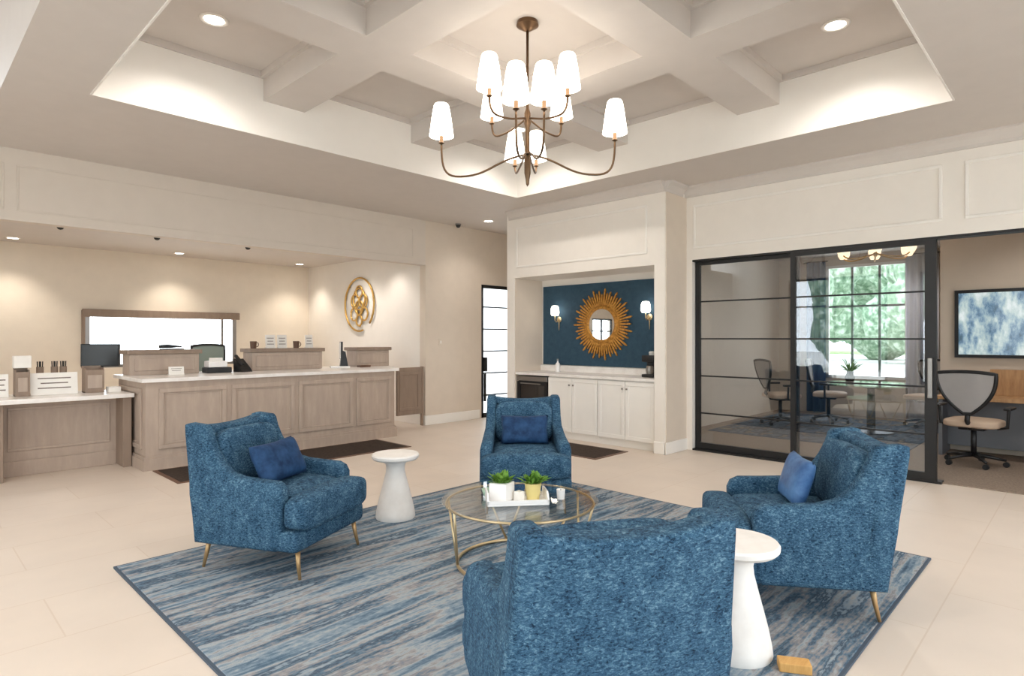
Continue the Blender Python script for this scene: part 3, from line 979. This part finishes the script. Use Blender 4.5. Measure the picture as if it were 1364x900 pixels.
cd = thing('candle_cup', 'small white cup candle on the right of the glass coffee table', 'candle', (q.x, q.y, TT))
MB().lathe([(0, 0), (.024, 0), (.028, .06), (.024, .06), (.022, .05), (0, .05)], seg=20).build('cup', M['whiteceramic'], cd, 'auto')
MB().lathe([(0, .05), (.002, .05), (.002, .064), (0, .064)], seg=8).build('wick', M['blackplastic'], cd)
q = cam_pt(650, 661, TT)
gb = thing('bowl', 'small pale green bowl left of the white tray on the glass table', 'bowl', (q.x, q.y, TT))
MB().lathe([(0, 0), (.022, 0), (.030, .012), (.042, .05), (.038, .05), (.028, .016), (0, .010)], seg=24).build('body', pbr('celadon_glaze', (164, 190, 170), .3), gb, True)
q = cam_pt(1058, 892, RZ)
tag(MB().cbox((q.x, q.y, RZ + .021), (.13, .07, .04), .004, yaw - .25).build('wooden_block', M['kraft']), 'tan wooden block lying on the rug beside the right side table', 'block')

# ================================================================== COUNTER
rc = thing('reception_counter', 'long greige panelled reception counter with a white top', 'counter', (0, 0, 0))
CX0, CX1, CY0, CY1 = 1.95, 5.20, 7.45, 8.55
CE = .55   # the right end runs at an angle
MB().prism([(CX0, CY0), (CX1, CY0), (CX1 + CE, CY1), (CX0, CY1)], 'z', 0.0, .965).build('body', M['greige'], rc)
b = MB()
for k, z0, z1 in ((.03, 0, .12), (.018, .12, .15)):
    b.prism([(CX0 - k, CY0 - k), (CX1 + k, CY0 - k), (CX1 + CE + k, CY1 + k), (CX0 - k, CY1 + k)], 'z', z0, z1)
b.build('plinth', M['greige'], rc)
def raised_panel(axis, pl, a0, a1, z0, z1, w=.05, t=.02):
    b = MB()
    panel_frame(b, axis, pl, a0, a1, z0, z1, w, t)
    panel_frame(b, axis, pl, a0 + w, a1 - w, z0 + w, z1 - w, .02, t * .5)
    b.build('panel_moulding', M['greige'], rc)
xs = [CX0 + .10, 2.83, 3.68, 4.53, CX1 - .04]
for a, c in zip(xs[:-1], xs[1:]):
    raised_panel('y', CY0, a + .03, c - .03, .22, .89)
raised_panel('x', CX0, CY0 + .12, CY1 - .12, .22, .89)
MB().prism([(CX0 - .045, CY0 - .05), (CX1 + .05, CY0 - .05), (CX1 + CE + .05, CY1 + .05), (CX0 - .045, CY1 + .05)], 'z', .965, 1.005).build('countertop', M['quartz'], rc)

def transaction_block(x0, x1, label):
    t = thing('counter_riser', label, 'counter riser', ((x0 + x1) / 2, 8.35, 1.005), 0, 'raised greige risers on the counter')
    w = (x1 - x0) / 2
    MB().box(-w, w, -.15, .15, 0, .25, .005, 1).build('body', M['greige'], t)
    MB().box(-w - .03, w + .03, -.18, .18, .25, .30, .006, 2).build('cap', M['greige_dark'], t)
    b = MB(); b.box(-w + .05, w - .05, -.158, -.15, .05, .20, .004, 1)
    b.build('face_panel', M['greige'], t)
transaction_block(1.98, 2.75, 'greige riser on the counter in front of the teller window, leftmost of three')
transaction_block(3.42, 4.45, 'widest greige riser, in the middle of the counter, with two brown cups on it')
transaction_block(5.03, 5.62, 'short greige riser at the right end of the counter below the emblem')

# writing desk on the left
wd = thing('writing_desk', 'lower greige writing desk with white top joined to the counter left end', 'desk')
MB().box(.66, 1.925, 7.76, 8.56, .785, .83, .006, 2).build('desktop', M['quartz'], wd)
MB().box(.74, .80, 7.84, 8.40, 0, .785, .004, 1).build('end_panel', M['greige_dark'], wd)
MB().box(1.83, 1.915, 7.84, 8.40, 0, .785, .004, 1).build('end_panel', M['greige_dark'], wd)
MB().box(.80, 1.83, 8.14, 8.18, .0, .785).build('modesty_panel', M['greige'], wd)
b = MB(); panel_frame(b, 'y', 8.14, .86, 1.77, .26, .72, .03, .012); b.box(.80, 1.83, 8.12, 8.14, 0, .16, .004, 1)
b.build('panel_moulding', M['greige'], wd)

# swing gate
sg = thing('swing_gate', 'grey-brown swing gate between the counter right end and the hall wall', 'gate')
MB().box(5.66, 6.15, 8.03, 8.07, .20, .97, .004, 1).build('leaf_panel', M['greige_dark'], sg)
b = MB(); panel_frame(b, 'y', 8.03, 5.70, 6.11, .27, .90, .05, .012); b.build('stile', M['greige_dark'], sg)
MB().box(6.15, 6.18, 8.02, 8.08, .0, .98, .003, 1).build('hinge_post', M['greige_dark'], sg)

# mats
def floor_mat_thing(x0, x1, y0, y1, label):
    t = thing('floor_mat', label, 'mat', group='dark floor mats')
    MB().box(x0 + .04, x1 - .04, y0 + .04, y1 - .04, 0, .010, .003, 1).build('pile', M['mat'], t)
    b = MB(); b.box(x0, x1, y0, y0 + .04, 0, .007); b.box(x0, x1, y1 - .04, y1, 0, .007); b.box(x0, x0 + .04, y0 + .04, y1 - .04, 0, .007); b.box(x1 - .04, x1, y0 + .04, y1 - .04, 0, .007)
    b.build('border', M['brown'], t)
floor_mat_thing(2.0, 4.85, 6.56, 7.38, 'long dark brown mat lying in front of the reception counter')
floor_mat_thing(5.85, 6.55, 4.28, 5.65, 'dark brown mat lying in front of the white alcove cabinets')

# ---- things on the counter, risers and desk
def sign_card(loc, rz, w, h, label, lines=3, group=None, dx=0):
    t = thing('card_holder', label, 'sign', loc, rz, group)
    MB().cbox((0, .015, .006), (w, .06, .012), .003).build('foot', M['paper'], t)
    MB().cbox((0, .005, h / 2), (w, .008, h), .002, rx=-.12).build('card', M['paper'], t)
    b = MB()
    for k in range(lines):
        zz = h * (.75 - .22 * k)
        b.cbox((0, .005 - .005 + .12 * (zz - h / 2), zz), (w * (.7 - .12 * (k % 2)), .002, h * .05), 0, rx=-.12)
    b.build('print', M['ink'], t)
    return t
c1 = 1.005
sign_card((2.42, 7.98, c1), 0, .17, .10, 'small white card with dark print in front of the leftmost riser', 2)
# receipt printer
rp = thing('receipt_printer', 'receipt printer with black base and pale lid between two left risers', 'printer', (2.95, 8.15, c1))
MB().box(-.15, .15, -.10, .10, 0, .07, .008, 2).build('base', M['blackplastic'], rp)
MB().box(-.13, .10, -.09, .09, .07, .15, .012, 2).build('lid', M['whiteceramic'], rp)
MB().box(-.10, .06, -.03, .0, .15, .19, .003, 1).build('paper_slip', M['paper'], rp)
ph = thing('telephone', 'black desk telephone at the left end of the middle riser', 'telephone', (3.26, 8.10, c1), .3)
MB().prism([(-.09, 0), (.09, 0), (.09, .17), (-.05, .05)], 'x', -.08, .08, .006, 2).build('base', M['blackplastic'], ph)
MB().cbox((-.05, .01, .155), (.045, .20, .035), .014, rx=.70).build('handset', M['blackplastic'], ph)
ps = thing('payment_screen', 'black tilted payment screen on a pale base left of the right riser', 'screen', (4.73, 8.15, c1), -.42)
MB().box(-.16, .12, -.10, .10, 0, .025, .006, 2).build('base', M['whiteceramic'], ps)
MB().prism([(-.02, .02), (.10, .02), (.06, .24), (.012, .26)], 'y', -.05, .05, .006, 2).build('stand', M['blackplastic'], ps)
MB().cbox((.0, 0, .26), (.03, .22, .26), .006).build('housing', M['blackplastic'], ps)
MB().cbox((-.018, 0, .26), (.006, .20, .24), .002).build('display', M['whiteceramic'], ps)
bt = thing('tray', 'small dark brown tray on the counter in front of the right riser', 'tray', (5.06, 8.05, c1))
MB().box(-.09, .09, -.05, .05, 0, .012, .003, 1).build('tray_base', M['brown'], bt)
b = MB(); b.box(-.09, .09, -.05, -.042, .012, .03); b.box(-.09, .09, .042, .05, .012, .03); b.box(-.09, -.082, -.042, .042, .012, .03); b.box(.082, .09, -.042, .042, .012, .03)
b.build('rim', M['brown'], bt)
c2 = 1.305
stp = thing('stapler', 'black stapler lying on top of the leftmost riser', 'stapler', (2.44, 8.30, c2), .05)
MB().box(-.11, .16, -.025, .025, 0, .015, .004, 2).build('base', M['steel'], stp)
MB().prism([(-.12, .018), (.0, .018), (.14, .03), (.14, .045), (-.02, .065), (-.12, .06)], 'y', -.022, .022, .005, 2).build('arm', M['blackplastic'], stp)
def cup(loc, mat, label, r=.045, h=.10, group=None):
    t = thing('cup', label, 'cup', loc, 0, group)
    MB().lathe([(0, 0), (r * .85, 0), (r, h), (r * .9, h), (r * .76, .01), (0, .01)], seg=24).build('body', mat, t, 'auto')
    hd = MB(); hd.tube([(r * .9, 0, h * .8), (r * 1.5, 0, h * .75), (r * 1.6, 0, h * .5), (r * 1.4, 0, h * .28), (r * .85, 0, h * .2)], .006, 6)
    hd.build('handle', mat, t, True)
cup((3.50, 8.35, c2), M['brown'], 'brown cup at the left end of the middle riser', group='brown cups on the middle riser')
cup((4.12, 8.35, c2), M['brown'], 'brown cup near the right end of the middle riser', group='brown cups on the middle riser')
for x, w, lab in ((3.74, .14, 'left white leaflet stand between the brown cups'), (3.91, .14, 'right white leaflet stand between the brown cups'), (4.32, .12, 'white leaflet stand right of both brown cups on middle riser')):
    sign_card((x, 8.35, c2), 0, w, .19, lab, 3, 'leaflet stands on the middle riser')

dz = .83
def organiser(x0, x1, label):
    t = thing('desk_organiser', label, 'desk organiser', ((x0 + x1) / 2, 8.25, dz), 0, 'grey wooden organisers on the writing desk')
    w = (x1 - x0) / 2
    b = MB(); b.box(-w, w, -.09, -.075, 0, .26, .002, 1); b.box(-w, w, .075, .09, 0, .30, .002, 1); b.box(-w, -w + .012, -.075, .075, 0, .28); b.box(w - .012, w, -.075, .075, 0, .28); b.box(-w, w, -.075, .075, 0, .012)
    b.build('case', M['greige_dark'], t)
    MB().box(-w + .02, w - .02, -.094, -.09, .05, .20, .002, 1).build('label_panel', M['greige'], t)
    return t
organiser(.93, 1.05, 'grey wooden organiser with a white box on it, on the writing desk')
organiser(1.54, 1.72, 'wider grey wooden organiser at the right end of the writing desk')
tag(MB().cbox((.995, 8.26, dz + .30 + .065), (.15, .12, .13), .006).build('tissue_box', M['paper']), 'white tissue box standing on top of the left grey organiser', 'box')
sign_card((1.27, 8.22, dz), 0, .42, .24, 'wide white printed display card between the two grey organisers', 3)
sign_card((.80, 8.22, dz), 0, .16, .24, 'narrow white printed card at the left end of the writing desk', 3)
for k, x in enumerate((1.17, 1.30, 1.38)):
    t = thing('pen_pot', 'dark pen pot behind the wide display card, %s of three' % ('leftmost', 'middle', 'rightmost')[k], 'pen pot', (x, 8.42, dz), 0, 'dark pen pots on the writing desk')
    MB().lathe([(0, 0), (.034, 0), (.034, .30), (.030, .30), (.030, .02), (0, .02)], seg=20).build('pot', M['greige_dark'], t, 'auto')
    b = MB()
    for j in range(4): b.tube([(.01 * math.cos(j * 1.6), .01 * math.sin(j * 1.6), .02), (.024 * math.cos(j * 1.6), .024 * math.sin(j * 1.6), .36)], .006, 6)
    b.build('pen', M['blackplastic'], t)
tag(MB().cbox((1.81, 8.16, dz + .03), (.12, .14, .06), .006).build('paper_stack', M['paper']), 'stack of white slips on the desk beside the counter end', 'paper')

# ---- behind the counter
wk = thing('work_desk', 'white teller work desk behind the reception counter, mostly hidden', 'desk')
MB().box(1.55, 5.1, 8.72, 9.35, .72, .76, .005, 1).build('desktop', M['quartz'], wk)
for x in (1.6, 3.3, 5.0): MB().box(x - .02, x + .02, 8.76, 9.3, 0, .72).build('leg', M['greige'], wk)
mo = thing('monitor', 'black computer monitor in front of the teller window left edge', 'monitor', (1.86, 9.02, .76), -.62)
MB().lathe([(0, 0), (.11, 0), (.11, .012), (.02, .02), (0, .02)], seg=24).build('base', M['blackplastic'], mo, 'auto')
MB().box(-.02, .02, .02, .04, .015, .45).build('stand', M['blackplastic'], mo)
MB().box(-.22, .22, -.015, .025, .33, .615, .006, 2).build('housing', M['blackplastic'], mo)
MB().box(-.205, .205, -.018, -.015, .345, .60).build('display', pbr('dark_screen', (40, 42, 44), .25), mo)

# ---- task chairs (office and teller)
def make_task_chair(name, meshmat, seatmat, hb):
    t = thing(name, '', 'office chair')
    # shield-shaped back
    def shield(k, inset=0.0):
        w = .27 - inset
        pts = []
        zt, zb = .50 + hb - inset, .02 + inset
        outline = [(-.62, 0.0), (-.30, -.0)]
        for i in range(0, 25):
            u = -1 + 2 * i / 24
            pts.append((u * w, zt + .02 * (1 - u * u)))
        for i in range(1, 16):
            v = i / 16
            pts.append((w * (1 - v ** 2.4), zt - (zt - zb) * v))
        for i in range(15, 0, -1):
            v = i / 16
            pts.append((-w * (1 - v ** 2.4), zt - (zt - zb) * v))
        return pts
    outer = shield(0); 
    M_ = Matrix.Translation((0, -.24, .55)) @ Matrix.Rotation(math.radians(8), 4, 'X')
    f = MB(); f.tube([M_ @ Vector((x, 0, z)) for x, z in outer], .020, 8, closed=True)
    f.build('back_frame', M['blackplastic'], t, True)
    s = MB(); tb = MB(); tb.prism(shield(0, .01), 'y', -.008, .008)
    tb.bm.transform(M_)
    tb.build('backrest', meshmat, t)
    s.puff((.26, .25, .045), (0, .02, .475), 5, 8, .015)
    s.build('seat', seatmat, t, True)
    b = MB(); b.tube([(0, -.22, .62), (0, -.25, .52), (0, -.16, .43), (0, 0, .42)], .026, 8); b.lathe([(.028, .11), (.028, .43)], seg=14); b.box(-.12, .12, -.12, .12, .40, .44, .01)
    b.build('column', M['blackplastic'], t, True)
    for sx in (1, -1):
        a = MB(); a.tube([(sx * .22, -.02, .43), (sx * .31, -.03, .45), (sx * .32, -.03, .64)], .016, 8); a.cbox((sx * .32, .02, .66), (.07, .26, .03), .012)
        a.build('armrest', M['blackplastic'], t, 'auto')
    for k in range(5):
        an = k * 2 * PI / 5 + .3
        c, s_ = math.cos(an), math.sin(an)
        l = MB(); l.tube([(0, 0, .115), (c * .16, s_ * .16, .10), (c * .29, s_ * .29, .075)], .024, 8, .015)
        lg = l.build('leg', M['blackplastic'], t, True)
        w = MB(); w.lathe([(0, -.02), (.030, -.02), (.030, .02), (0, .02)], (c * .29, s_ * .29, .030), 16, Matrix.Rotation(PI / 2, 4, 'X'))
        w.build('caster', M['blackplastic'], lg, 'auto')
    return t
OFZ = .012
tc1 = make_task_chair('office_chair', M['greymesh'], M['beigeseat'], 0.0)
tc1.location = (8.58, 1.0, OFZ); tc1.rotation_euler = (0, 0, face_rot((1, -.12)))
tag(tc1, 'office chair with grey shield back at the desk under the wall screen', 'office chair', 'office chairs')
for x, y, f, lab in ((10.25, 3.75, (.75, -.7), 'grey office chair behind the left fixed glass panel'),
                     (11.05, 3.25, (.2, -1), 'grey office chair beside the office table, left of the window plants'),
                     (11.55, 1.95, (-1, .3), 'grey office chair on the far right side of the office table')):
    o = dup(tc1); o.location = (x, y, OFZ + .013); o.rotation_euler = (0, 0, face_rot(f)); tag(o, lab, 'office chair', 'office chairs')
th = make_task_chair('high_back_chair', pbr('grey_green_fabric', (128, 142, 136), .8), pbr('grey_green_seat', (120, 134, 128), .8), .28)
th.location = (3.62, 9.85, 0); th.rotation_euler = (0, 0, face_rot((.2, -1)))
tag(th, 'grey-green high-back chair in front of the teller window right side', 'office chair')

# ---- emblem on the emblem wall
em = thing('wall_emblem_sign', 'round gold openwork emblem hung on the white wall behind the counter', 'emblem', (6.20, 9.98, 2.08))
def ring_yz(b, cy_, cz_, r, tr, a0=0, a1=2 * PI, n=40):
    full = abs(a1 - a0 - 2 * PI) < 1e-6
    pts = [(-.03, cy_ + r * math.cos(a0 + (a1 - a0) * k / n), cz_ + r * math.sin(a0 + (a1 - a0) * k / n)) for k in range(n if full else n + 1)]
    b.tube(pts, tr, 8, closed=full)
b = MB(); ring_yz(b, 0, 0, .50, .018, math.radians(-105), math.radians(225)); b.build('outer_ring', M['gold'], em, True)
b = MB()
for yy, zz, r in ((0, .24, .11), (.14, .06, .13), (-.14, .06, .13), (.17, -.18, .12), (-.17, -.18, .12), (0, -.06, .13), (0, .10, .20), (0, -.30, .10)):
    ring_yz(b, yy, zz, r, .017, n=28)
b.build('knot_motif', M['gold'], em, True)
b = MB()
for yy, zz in ((.35, .35), (-.35, .35), (0, -.42), (0, .36)): b.tube([(0, yy * .98, zz * .98), (-.03, yy * .98, zz * .98)], .01, 8)
b.build('standoff', M['gold'], em)

# light switch on the hall wall
sw = thing('light_switch', 'small beige light switch on the hall wall left of the glass door', 'switch', (6.52, 8.0, 1.38))
MB().box(-.04, .04, -.008, 0, -.06, .06, .003, 1).build('plate', M['beige'], sw)
MB().box(-.012, .012, -.013, -.008, -.025, .025, .002, 1).build('rocker', M['trimwhite'], sw)

# ================================================================== ALCOVE
ac0, ac1 = 4.01, 5.80
def cabinet(y0, y1, label):
    t = thing('base_cabinet', label, 'cabinet', (6.75, (y0 + y1) / 2, 0), 0, 'white alcove cabinets')
    w = (y1 - y0) / 2
    MB().box(.02, .58, -w, w, .09, .885).build('carcass', M['trimwhite'], t)
    MB().box(.06, .58, -w, w, 0, .09).build('kick_board', M['trimwhite'], t)
    for s in (-1, 1):
        a0, a1 = (-w + .004, -.003) if s < 0 else (.003, w - .004)
        d = MB(); d.box(0, .02, a0, a1, .11, .875, .002, 1)
        panel_frame(d, 'x', 0, a0 + .0, a1 - .0, .11, .875, .055, .008)
        do = d.build('door', M['trimwhite'], t)
        k = MB(); k.lathe([(.006, 0), (.006, .014), (.013, .02), (.010, .028), (0, .03)], (-.006, s * .035, .78), 12, Matrix.Rotation(-PI / 2, 4, 'Y'))
        k.build('knob', M['steel'], do, True)
cabinet(4.015, 4.90, 'white two-door base cabinet on the right, against the alcove right side')
cabinet(4.905, 5.79, 'white two-door base cabinet beside the black drinks cooler')
wt = tag(MB().box(6.725, 7.33, 4.005, 6.435, .89, .93, .005, 2).build('worktop', M['quartz']), 'white worktop running across the alcove under the navy panel', 'worktop')
MB().box(7.315, 7.33, 4.005, 6.435, .93, 1.02).build('backsplash', M['quartz'], wt)
# drinks cooler
dc = thing('drinks_cooler', 'black glass-front drinks cooler under the alcove worktop, behind the far armchair', 'cooler', (6.74, 6.11, 0))
MB().box(.03, .56, -.30, .30, .02, .87, .004, 1).build('case', M['blackplastic'], dc)
b = MB(); b.box(0, .03, -.30, .30, .80, .87, .003, 1); b.build('control_panel', M['steel'], dc)
d = MB(); d.box(0, .03, -.30, -.25, .05, .79); d.box(0, .03, .25, .30, .05, .79); d.box(0, .03, -.25, .25, .05, .10); d.box(0, .03, -.25, .25, .74, .79)
do = d.build('door', M['blackplastic'], dc)
MB().box(.012, .018, -.25, .25, .10, .74).build('pane', M['darkglass'], do)
MB().tube([(-.03, -.2, .765), (-.03, .2, .765)], .008, 8).build('handle', M['steel'], do)
# coffee machine + bottle
cm = thing('coffee_machine', 'black coffee machine at the right end of the alcove worktop', 'coffee machine', (7.05, 4.24, .932), PI)
b = MB(); b.box(-.11, .11, -.09, .09, 0, .04, .008, 2); b.box(-.11, -.02, -.09, .09, .04, .25, .008, 2); b.box(-.11, .11, -.09, .09, .20, .29, .012, 2)
b.build('body', M['blackplastic'], cm, 'auto')
MB().lathe([(0, 0), (.045, 0), (.055, .05), (.045, .10), (.04, .11), (0, .11)], (.05, 0, .042), 20).build('jug', M['steel'], cm, 'auto')
MB().lathe([(.035, 0), (.04, .04), (.03, .05), (0, .05)], (0, 0, .29), 16).build('lid', M['whiteceramic'], cm, 'auto')
sb = thing('soap_bottle', 'small white bottle on the alcove worktop below the left sconce', 'bottle', (7.10, 5.90, .932))
MB().lathe([(0, 0), (.034, 0), (.036, .10), (.03, .13), (.012, .15), (.012, .17), (0, .17)], seg=20).build('body', M['whiteceramic'], sb, 'auto')
MB().lathe([(0, .17), (.016, .17), (.016, .20), (0, .20)], seg=14).build('cap', M['steel'], sb, 'auto')

# sunburst mirror
sm = thing('sunburst_mirror', 'round gold sunburst mirror on the navy alcove panel', 'mirror', (7.335, 5.235, 1.65))
RX = Matrix.Rotation(-PI / 2, 4, 'Y')
MB().lathe([(0, .012), (.235, .012), (.235, .030), (0, .030)], (0, 0, 0), 48, RX).build('mirror_glass', M['mirror'], sm, 'auto')
MB().lathe([(.225, .0), (.285, .0), (.285, .02), (.262, .045), (.235, .045), (.225, .028)], (0, 0, 0), 48, RX).build('inner_frame', M['rays'], sm, True)
b = MB()
for k in range(60):
    a = 2 * PI * k / 60
    L = (.53, .47, .50, .45)[k % 4]
    c, s = math.cos(a), math.sin(a)
    px_, py_ = -s, c
    w0, w1 = .016, .012
    tb = bmesh.new()
    vs = []
    for x_ in (-.004, -.022):
        for r, w in ((.26, w0), (L - .02, w1), (L, .001)):
            for sg_ in (1, -1):
                vs.append(tb.verts.new((x_, c * r + px_ * w * sg_, s * r + py_ * w * sg_)))
    def V(l, r, g): return vs[l * 6 + r * 2 + g]
    for r in range(2):
        for l in (0, 1): tb.faces.new((V(l, r, 0), V(l, r, 1), V(l, r + 1, 1), V(l, r + 1, 0)))
        for g in (0, 1): tb.faces.new((V(0, r, g), V(1, r, g), V(1, r + 1, g), V(0, r + 1, g)))
    bmesh.ops.recalc_face_normals(tb, faces=tb.faces[:])
    b._take(tb)
b.build('rays', M['rays'], sm)
# sconces
def make_sconce():
    t = thing('wall_sconce', '', 'sconce')
    MB().lathe([(0, 0), (.045, 0), (.045, .012), (.03, .02), (0, .02)], (0, 0, -.12), 20, RX).build('backplate', M['brasspale'], t, 'auto')
    MB().tube([(-.015, 0, -.12), (-.08, 0, -.16), (-.11, 0, -.13), (-.11, 0, -.03)], .009, 8).build('arm', M['brasspale'], t, True)
    MB().tube([(-.012, 0, -.16), (-.012, 0, -.29)], .010, 8, .003).build('tail', M['brasspale'], t, True)
    MB().lathe([(0, -.06), (.055, -.06), (.068, -.02), (.062, .05), (.046, .09), (0, .095)], (-.11, 0, 0), 24).build('lamp_shade', M['sconce'], t, True)
    return t
ws = make_sconce()
for k, (y, lab) in enumerate(((6.06, 'lit brass wall sconce left of the sunburst mirror'), (4.44, 'lit brass wall sconce right of the sunburst mirror'))):
    o = ws if k == 0 else dup(ws)
    o.location = (7.335, y, 1.86); tag(o, lab, 'sconce', 'brass sconces beside the sunburst mirror')

# ================================================================== OFFICE CONTENTS
dk = thing('office_desk', 'honey wood desk along the office wall under the wall screen', 'desk')
MB().box(8.98, 9.59, -1.4, 1.42, .70, .74, .004, 1).build('desktop', M['deskwood'], dk)
for y in (-1.36, 0.05, 1.38): MB().box(9.02, 9.57, y - .02, y + .02, OFZ, .70).build('leg', M['greypanel'], dk)
MB().box(9.40, 9.43, -1.34, 1.36, .10, .70).build('modesty_panel', M['greypanel'], dk)
MB().box(9.56, 9.59, -1.4, .95, .74, 1.06, .003, 1).build('back_board', M['deskwood'], dk)
scr = thing('wall_mounted_screen', 'large framed wall screen with a glowing painted reflection of a bright outdoor view', 'screen', (9.596, .55, 1.63))
b = MB(); b.box(-.05, 0, -.76, .76, -.43, -.39); b.box(-.05, 0, -.76, .76, .39, .43); b.box(-.05, 0, -.76, -.72, -.39, .39); b.box(-.05, 0, .72, .76, -.39, .39)
b.build('bezel', M['black'], scr)
sm_, nt, bb = new_mat('screen_reflection')  # window reflection put into the screen's glowing colour
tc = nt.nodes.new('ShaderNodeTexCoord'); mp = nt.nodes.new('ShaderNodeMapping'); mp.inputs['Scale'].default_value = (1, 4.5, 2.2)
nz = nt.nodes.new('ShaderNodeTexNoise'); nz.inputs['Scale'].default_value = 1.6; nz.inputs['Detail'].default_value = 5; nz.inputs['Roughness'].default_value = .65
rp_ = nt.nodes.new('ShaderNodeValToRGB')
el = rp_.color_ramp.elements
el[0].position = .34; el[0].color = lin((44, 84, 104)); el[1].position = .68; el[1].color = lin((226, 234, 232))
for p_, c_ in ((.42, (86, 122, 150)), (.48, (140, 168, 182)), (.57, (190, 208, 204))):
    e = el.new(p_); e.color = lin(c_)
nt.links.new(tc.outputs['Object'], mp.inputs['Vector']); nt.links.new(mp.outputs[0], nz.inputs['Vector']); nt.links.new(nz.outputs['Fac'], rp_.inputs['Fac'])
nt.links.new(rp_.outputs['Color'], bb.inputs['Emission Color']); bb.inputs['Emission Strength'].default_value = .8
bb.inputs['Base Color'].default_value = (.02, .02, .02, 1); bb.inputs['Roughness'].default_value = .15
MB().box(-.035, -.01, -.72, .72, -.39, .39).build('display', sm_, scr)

ot = thing('meeting_table', 'round glass meeting table in the office behind the sliding glass panel', 'table', (10.35, 2.45, OFZ + .012))
MB().lathe([(0, .72), (.60, .72), (.605, .73), (.60, .74), (0, .74)], seg=48).build('table_top', M['tableglass'], ot, 'auto')
MB().lathe([(.30, 0), (.30, .02), (.06, .05), (.05, .66), (.22, .715), (0, .72)], seg=32).build('pedestal', M['blackplastic'], ot, 'auto')
vp = thing('potted_plant', 'dark plant in a vase on the office table before the window', 'plant', (10.2, 2.70, OFZ + .754))
MB().lathe([(0, 0), (.05, 0), (.07, .08), (.04, .16), (.045, .18), (.035, .18), (0, .15)], seg=20).build('vase', M['blackplastic'], vp, True)
b = MB()
for k in range(40):
    a = random.random() * 6.28; el_ = random.uniform(.3, 1.4); L = random.uniform(.12, .26)
    d = Vector((math.cos(a) * math.cos(el_), math.sin(a) * math.cos(el_), math.sin(el_)))
    b.tube([(0, 0, .16), Vector((0, 0, .16)) + d * L * .7, Vector((0, 0, .14)) + d * L], .009, 5, .003)
b.build('leaves', M['leaf'], vp)
orr = thing('reflection_rug', 'added blue grey rug under the meeting table, standing in for the lobby rug reflection', 'rug')  # rug added in place of the lobby rug's reflection in the glass
MB().box(8.9, 12.0, 1.75, 4.3, OFZ, OFZ + .010, .003, 1).build('pile', M['reflection_rug'], orr)
b = MB(); b.box(8.86, 12.04, 1.71, 1.75, OFZ, OFZ + .008); b.box(8.86, 12.04, 4.3, 4.34, OFZ, OFZ + .008); b.box(8.86, 8.9, 1.75, 4.3, OFZ, OFZ + .008); b.box(12.0, 12.04, 1.75, 4.3, OFZ, OFZ + .008)
b.build('binding', M['rug_edge'], orr)
oc = thing('chandelier', 'gold branched chandelier with round shades hanging inside the glass office', 'chandelier', (9.35, 2.16, 0))
MB().lathe([(0, 3.0), (.07, 3.0), (.07, 2.97), (.012, 2.95), (.012, 2.62), (.03, 2.60), (.02, 2.56), (0, 2.55)], seg=20).build('stem', M['gold'], oc, 'auto')
for k in range(6):
    a = k * PI / 3 + .25; c, s = math.cos(a), math.sin(a)
    am = MB().tube(bez([(0, 0, 2.60), (c * .25, s * .25, 2.52), (c * .40, s * .40, 2.50), (c * .44, s * .44, 2.58)], 10), .010, 8).build('arm', M['gold'], oc, True)
    MB().lathe([(0, 0), (.05, .0), (.075, .05), (.08, .12), (.07, .14), (0, .15)], (c * .44, s * .44, 2.57), 20).build('lamp_shade', glow('amber_shade', (1.0, .72, .45), 1.6) if k == 0 else bpy.data.materials['amber_shade'], am, True)
def curtain(y0, y1, mat, label):
    t = thing('curtain', label, 'curtain', group='curtains at the office window')
    tb = bmesh.new(); n = 60
    fr = []; bkv = []
    for k in range(n + 1):
        y = y0 + (y1 - y0) * k / n
        x = 12.40 + .035 * math.sin(k / n * (y1 - y0) / .11 * 2 * PI)
        fr.append((tb.verts.new((x, y, .04)), tb.verts.new((x, y, 2.90))))
        bkv.append((tb.verts.new((x + .006, y, .04)), tb.verts.new((x + .006, y, 2.90))))
    for k in range(n):
        tb.faces.new((fr[k][0], fr[k][1], fr[k + 1][1], fr[k + 1][0]))
        tb.faces.new((bkv[k][0], bkv[k + 1][0], bkv[k + 1][1], bkv[k][1]))
    for k in range(n):
        for i in (0, 1):
            tb.faces.new((fr[k][i], fr[k + 1][i], bkv[k + 1][i], bkv[k][i]))
    bmesh.ops.recalc_face_normals(tb, faces=tb.faces[:])
    b = MB(); b._take(tb); b.build('cloth', mat, t, True)
    MB().tube([(12.40, y0 - .04, 2.91), (12.40, y1 + .04, 2.91)], .012, 8).build('rod', M['black'], t)
    MB().box(12.40, 12.5, (y0 + y1) / 2 - .01, (y0 + y1) / 2 + .01, 2.90, 2.92).build('bracket', M['black'], t)
curtain(3.70, 4.05, M['curtainblue'], 'blue curtain left of the office window')
curtain(1.92, 2.40, M['curtainwhite'], 'pale sheer curtain right of the office window')
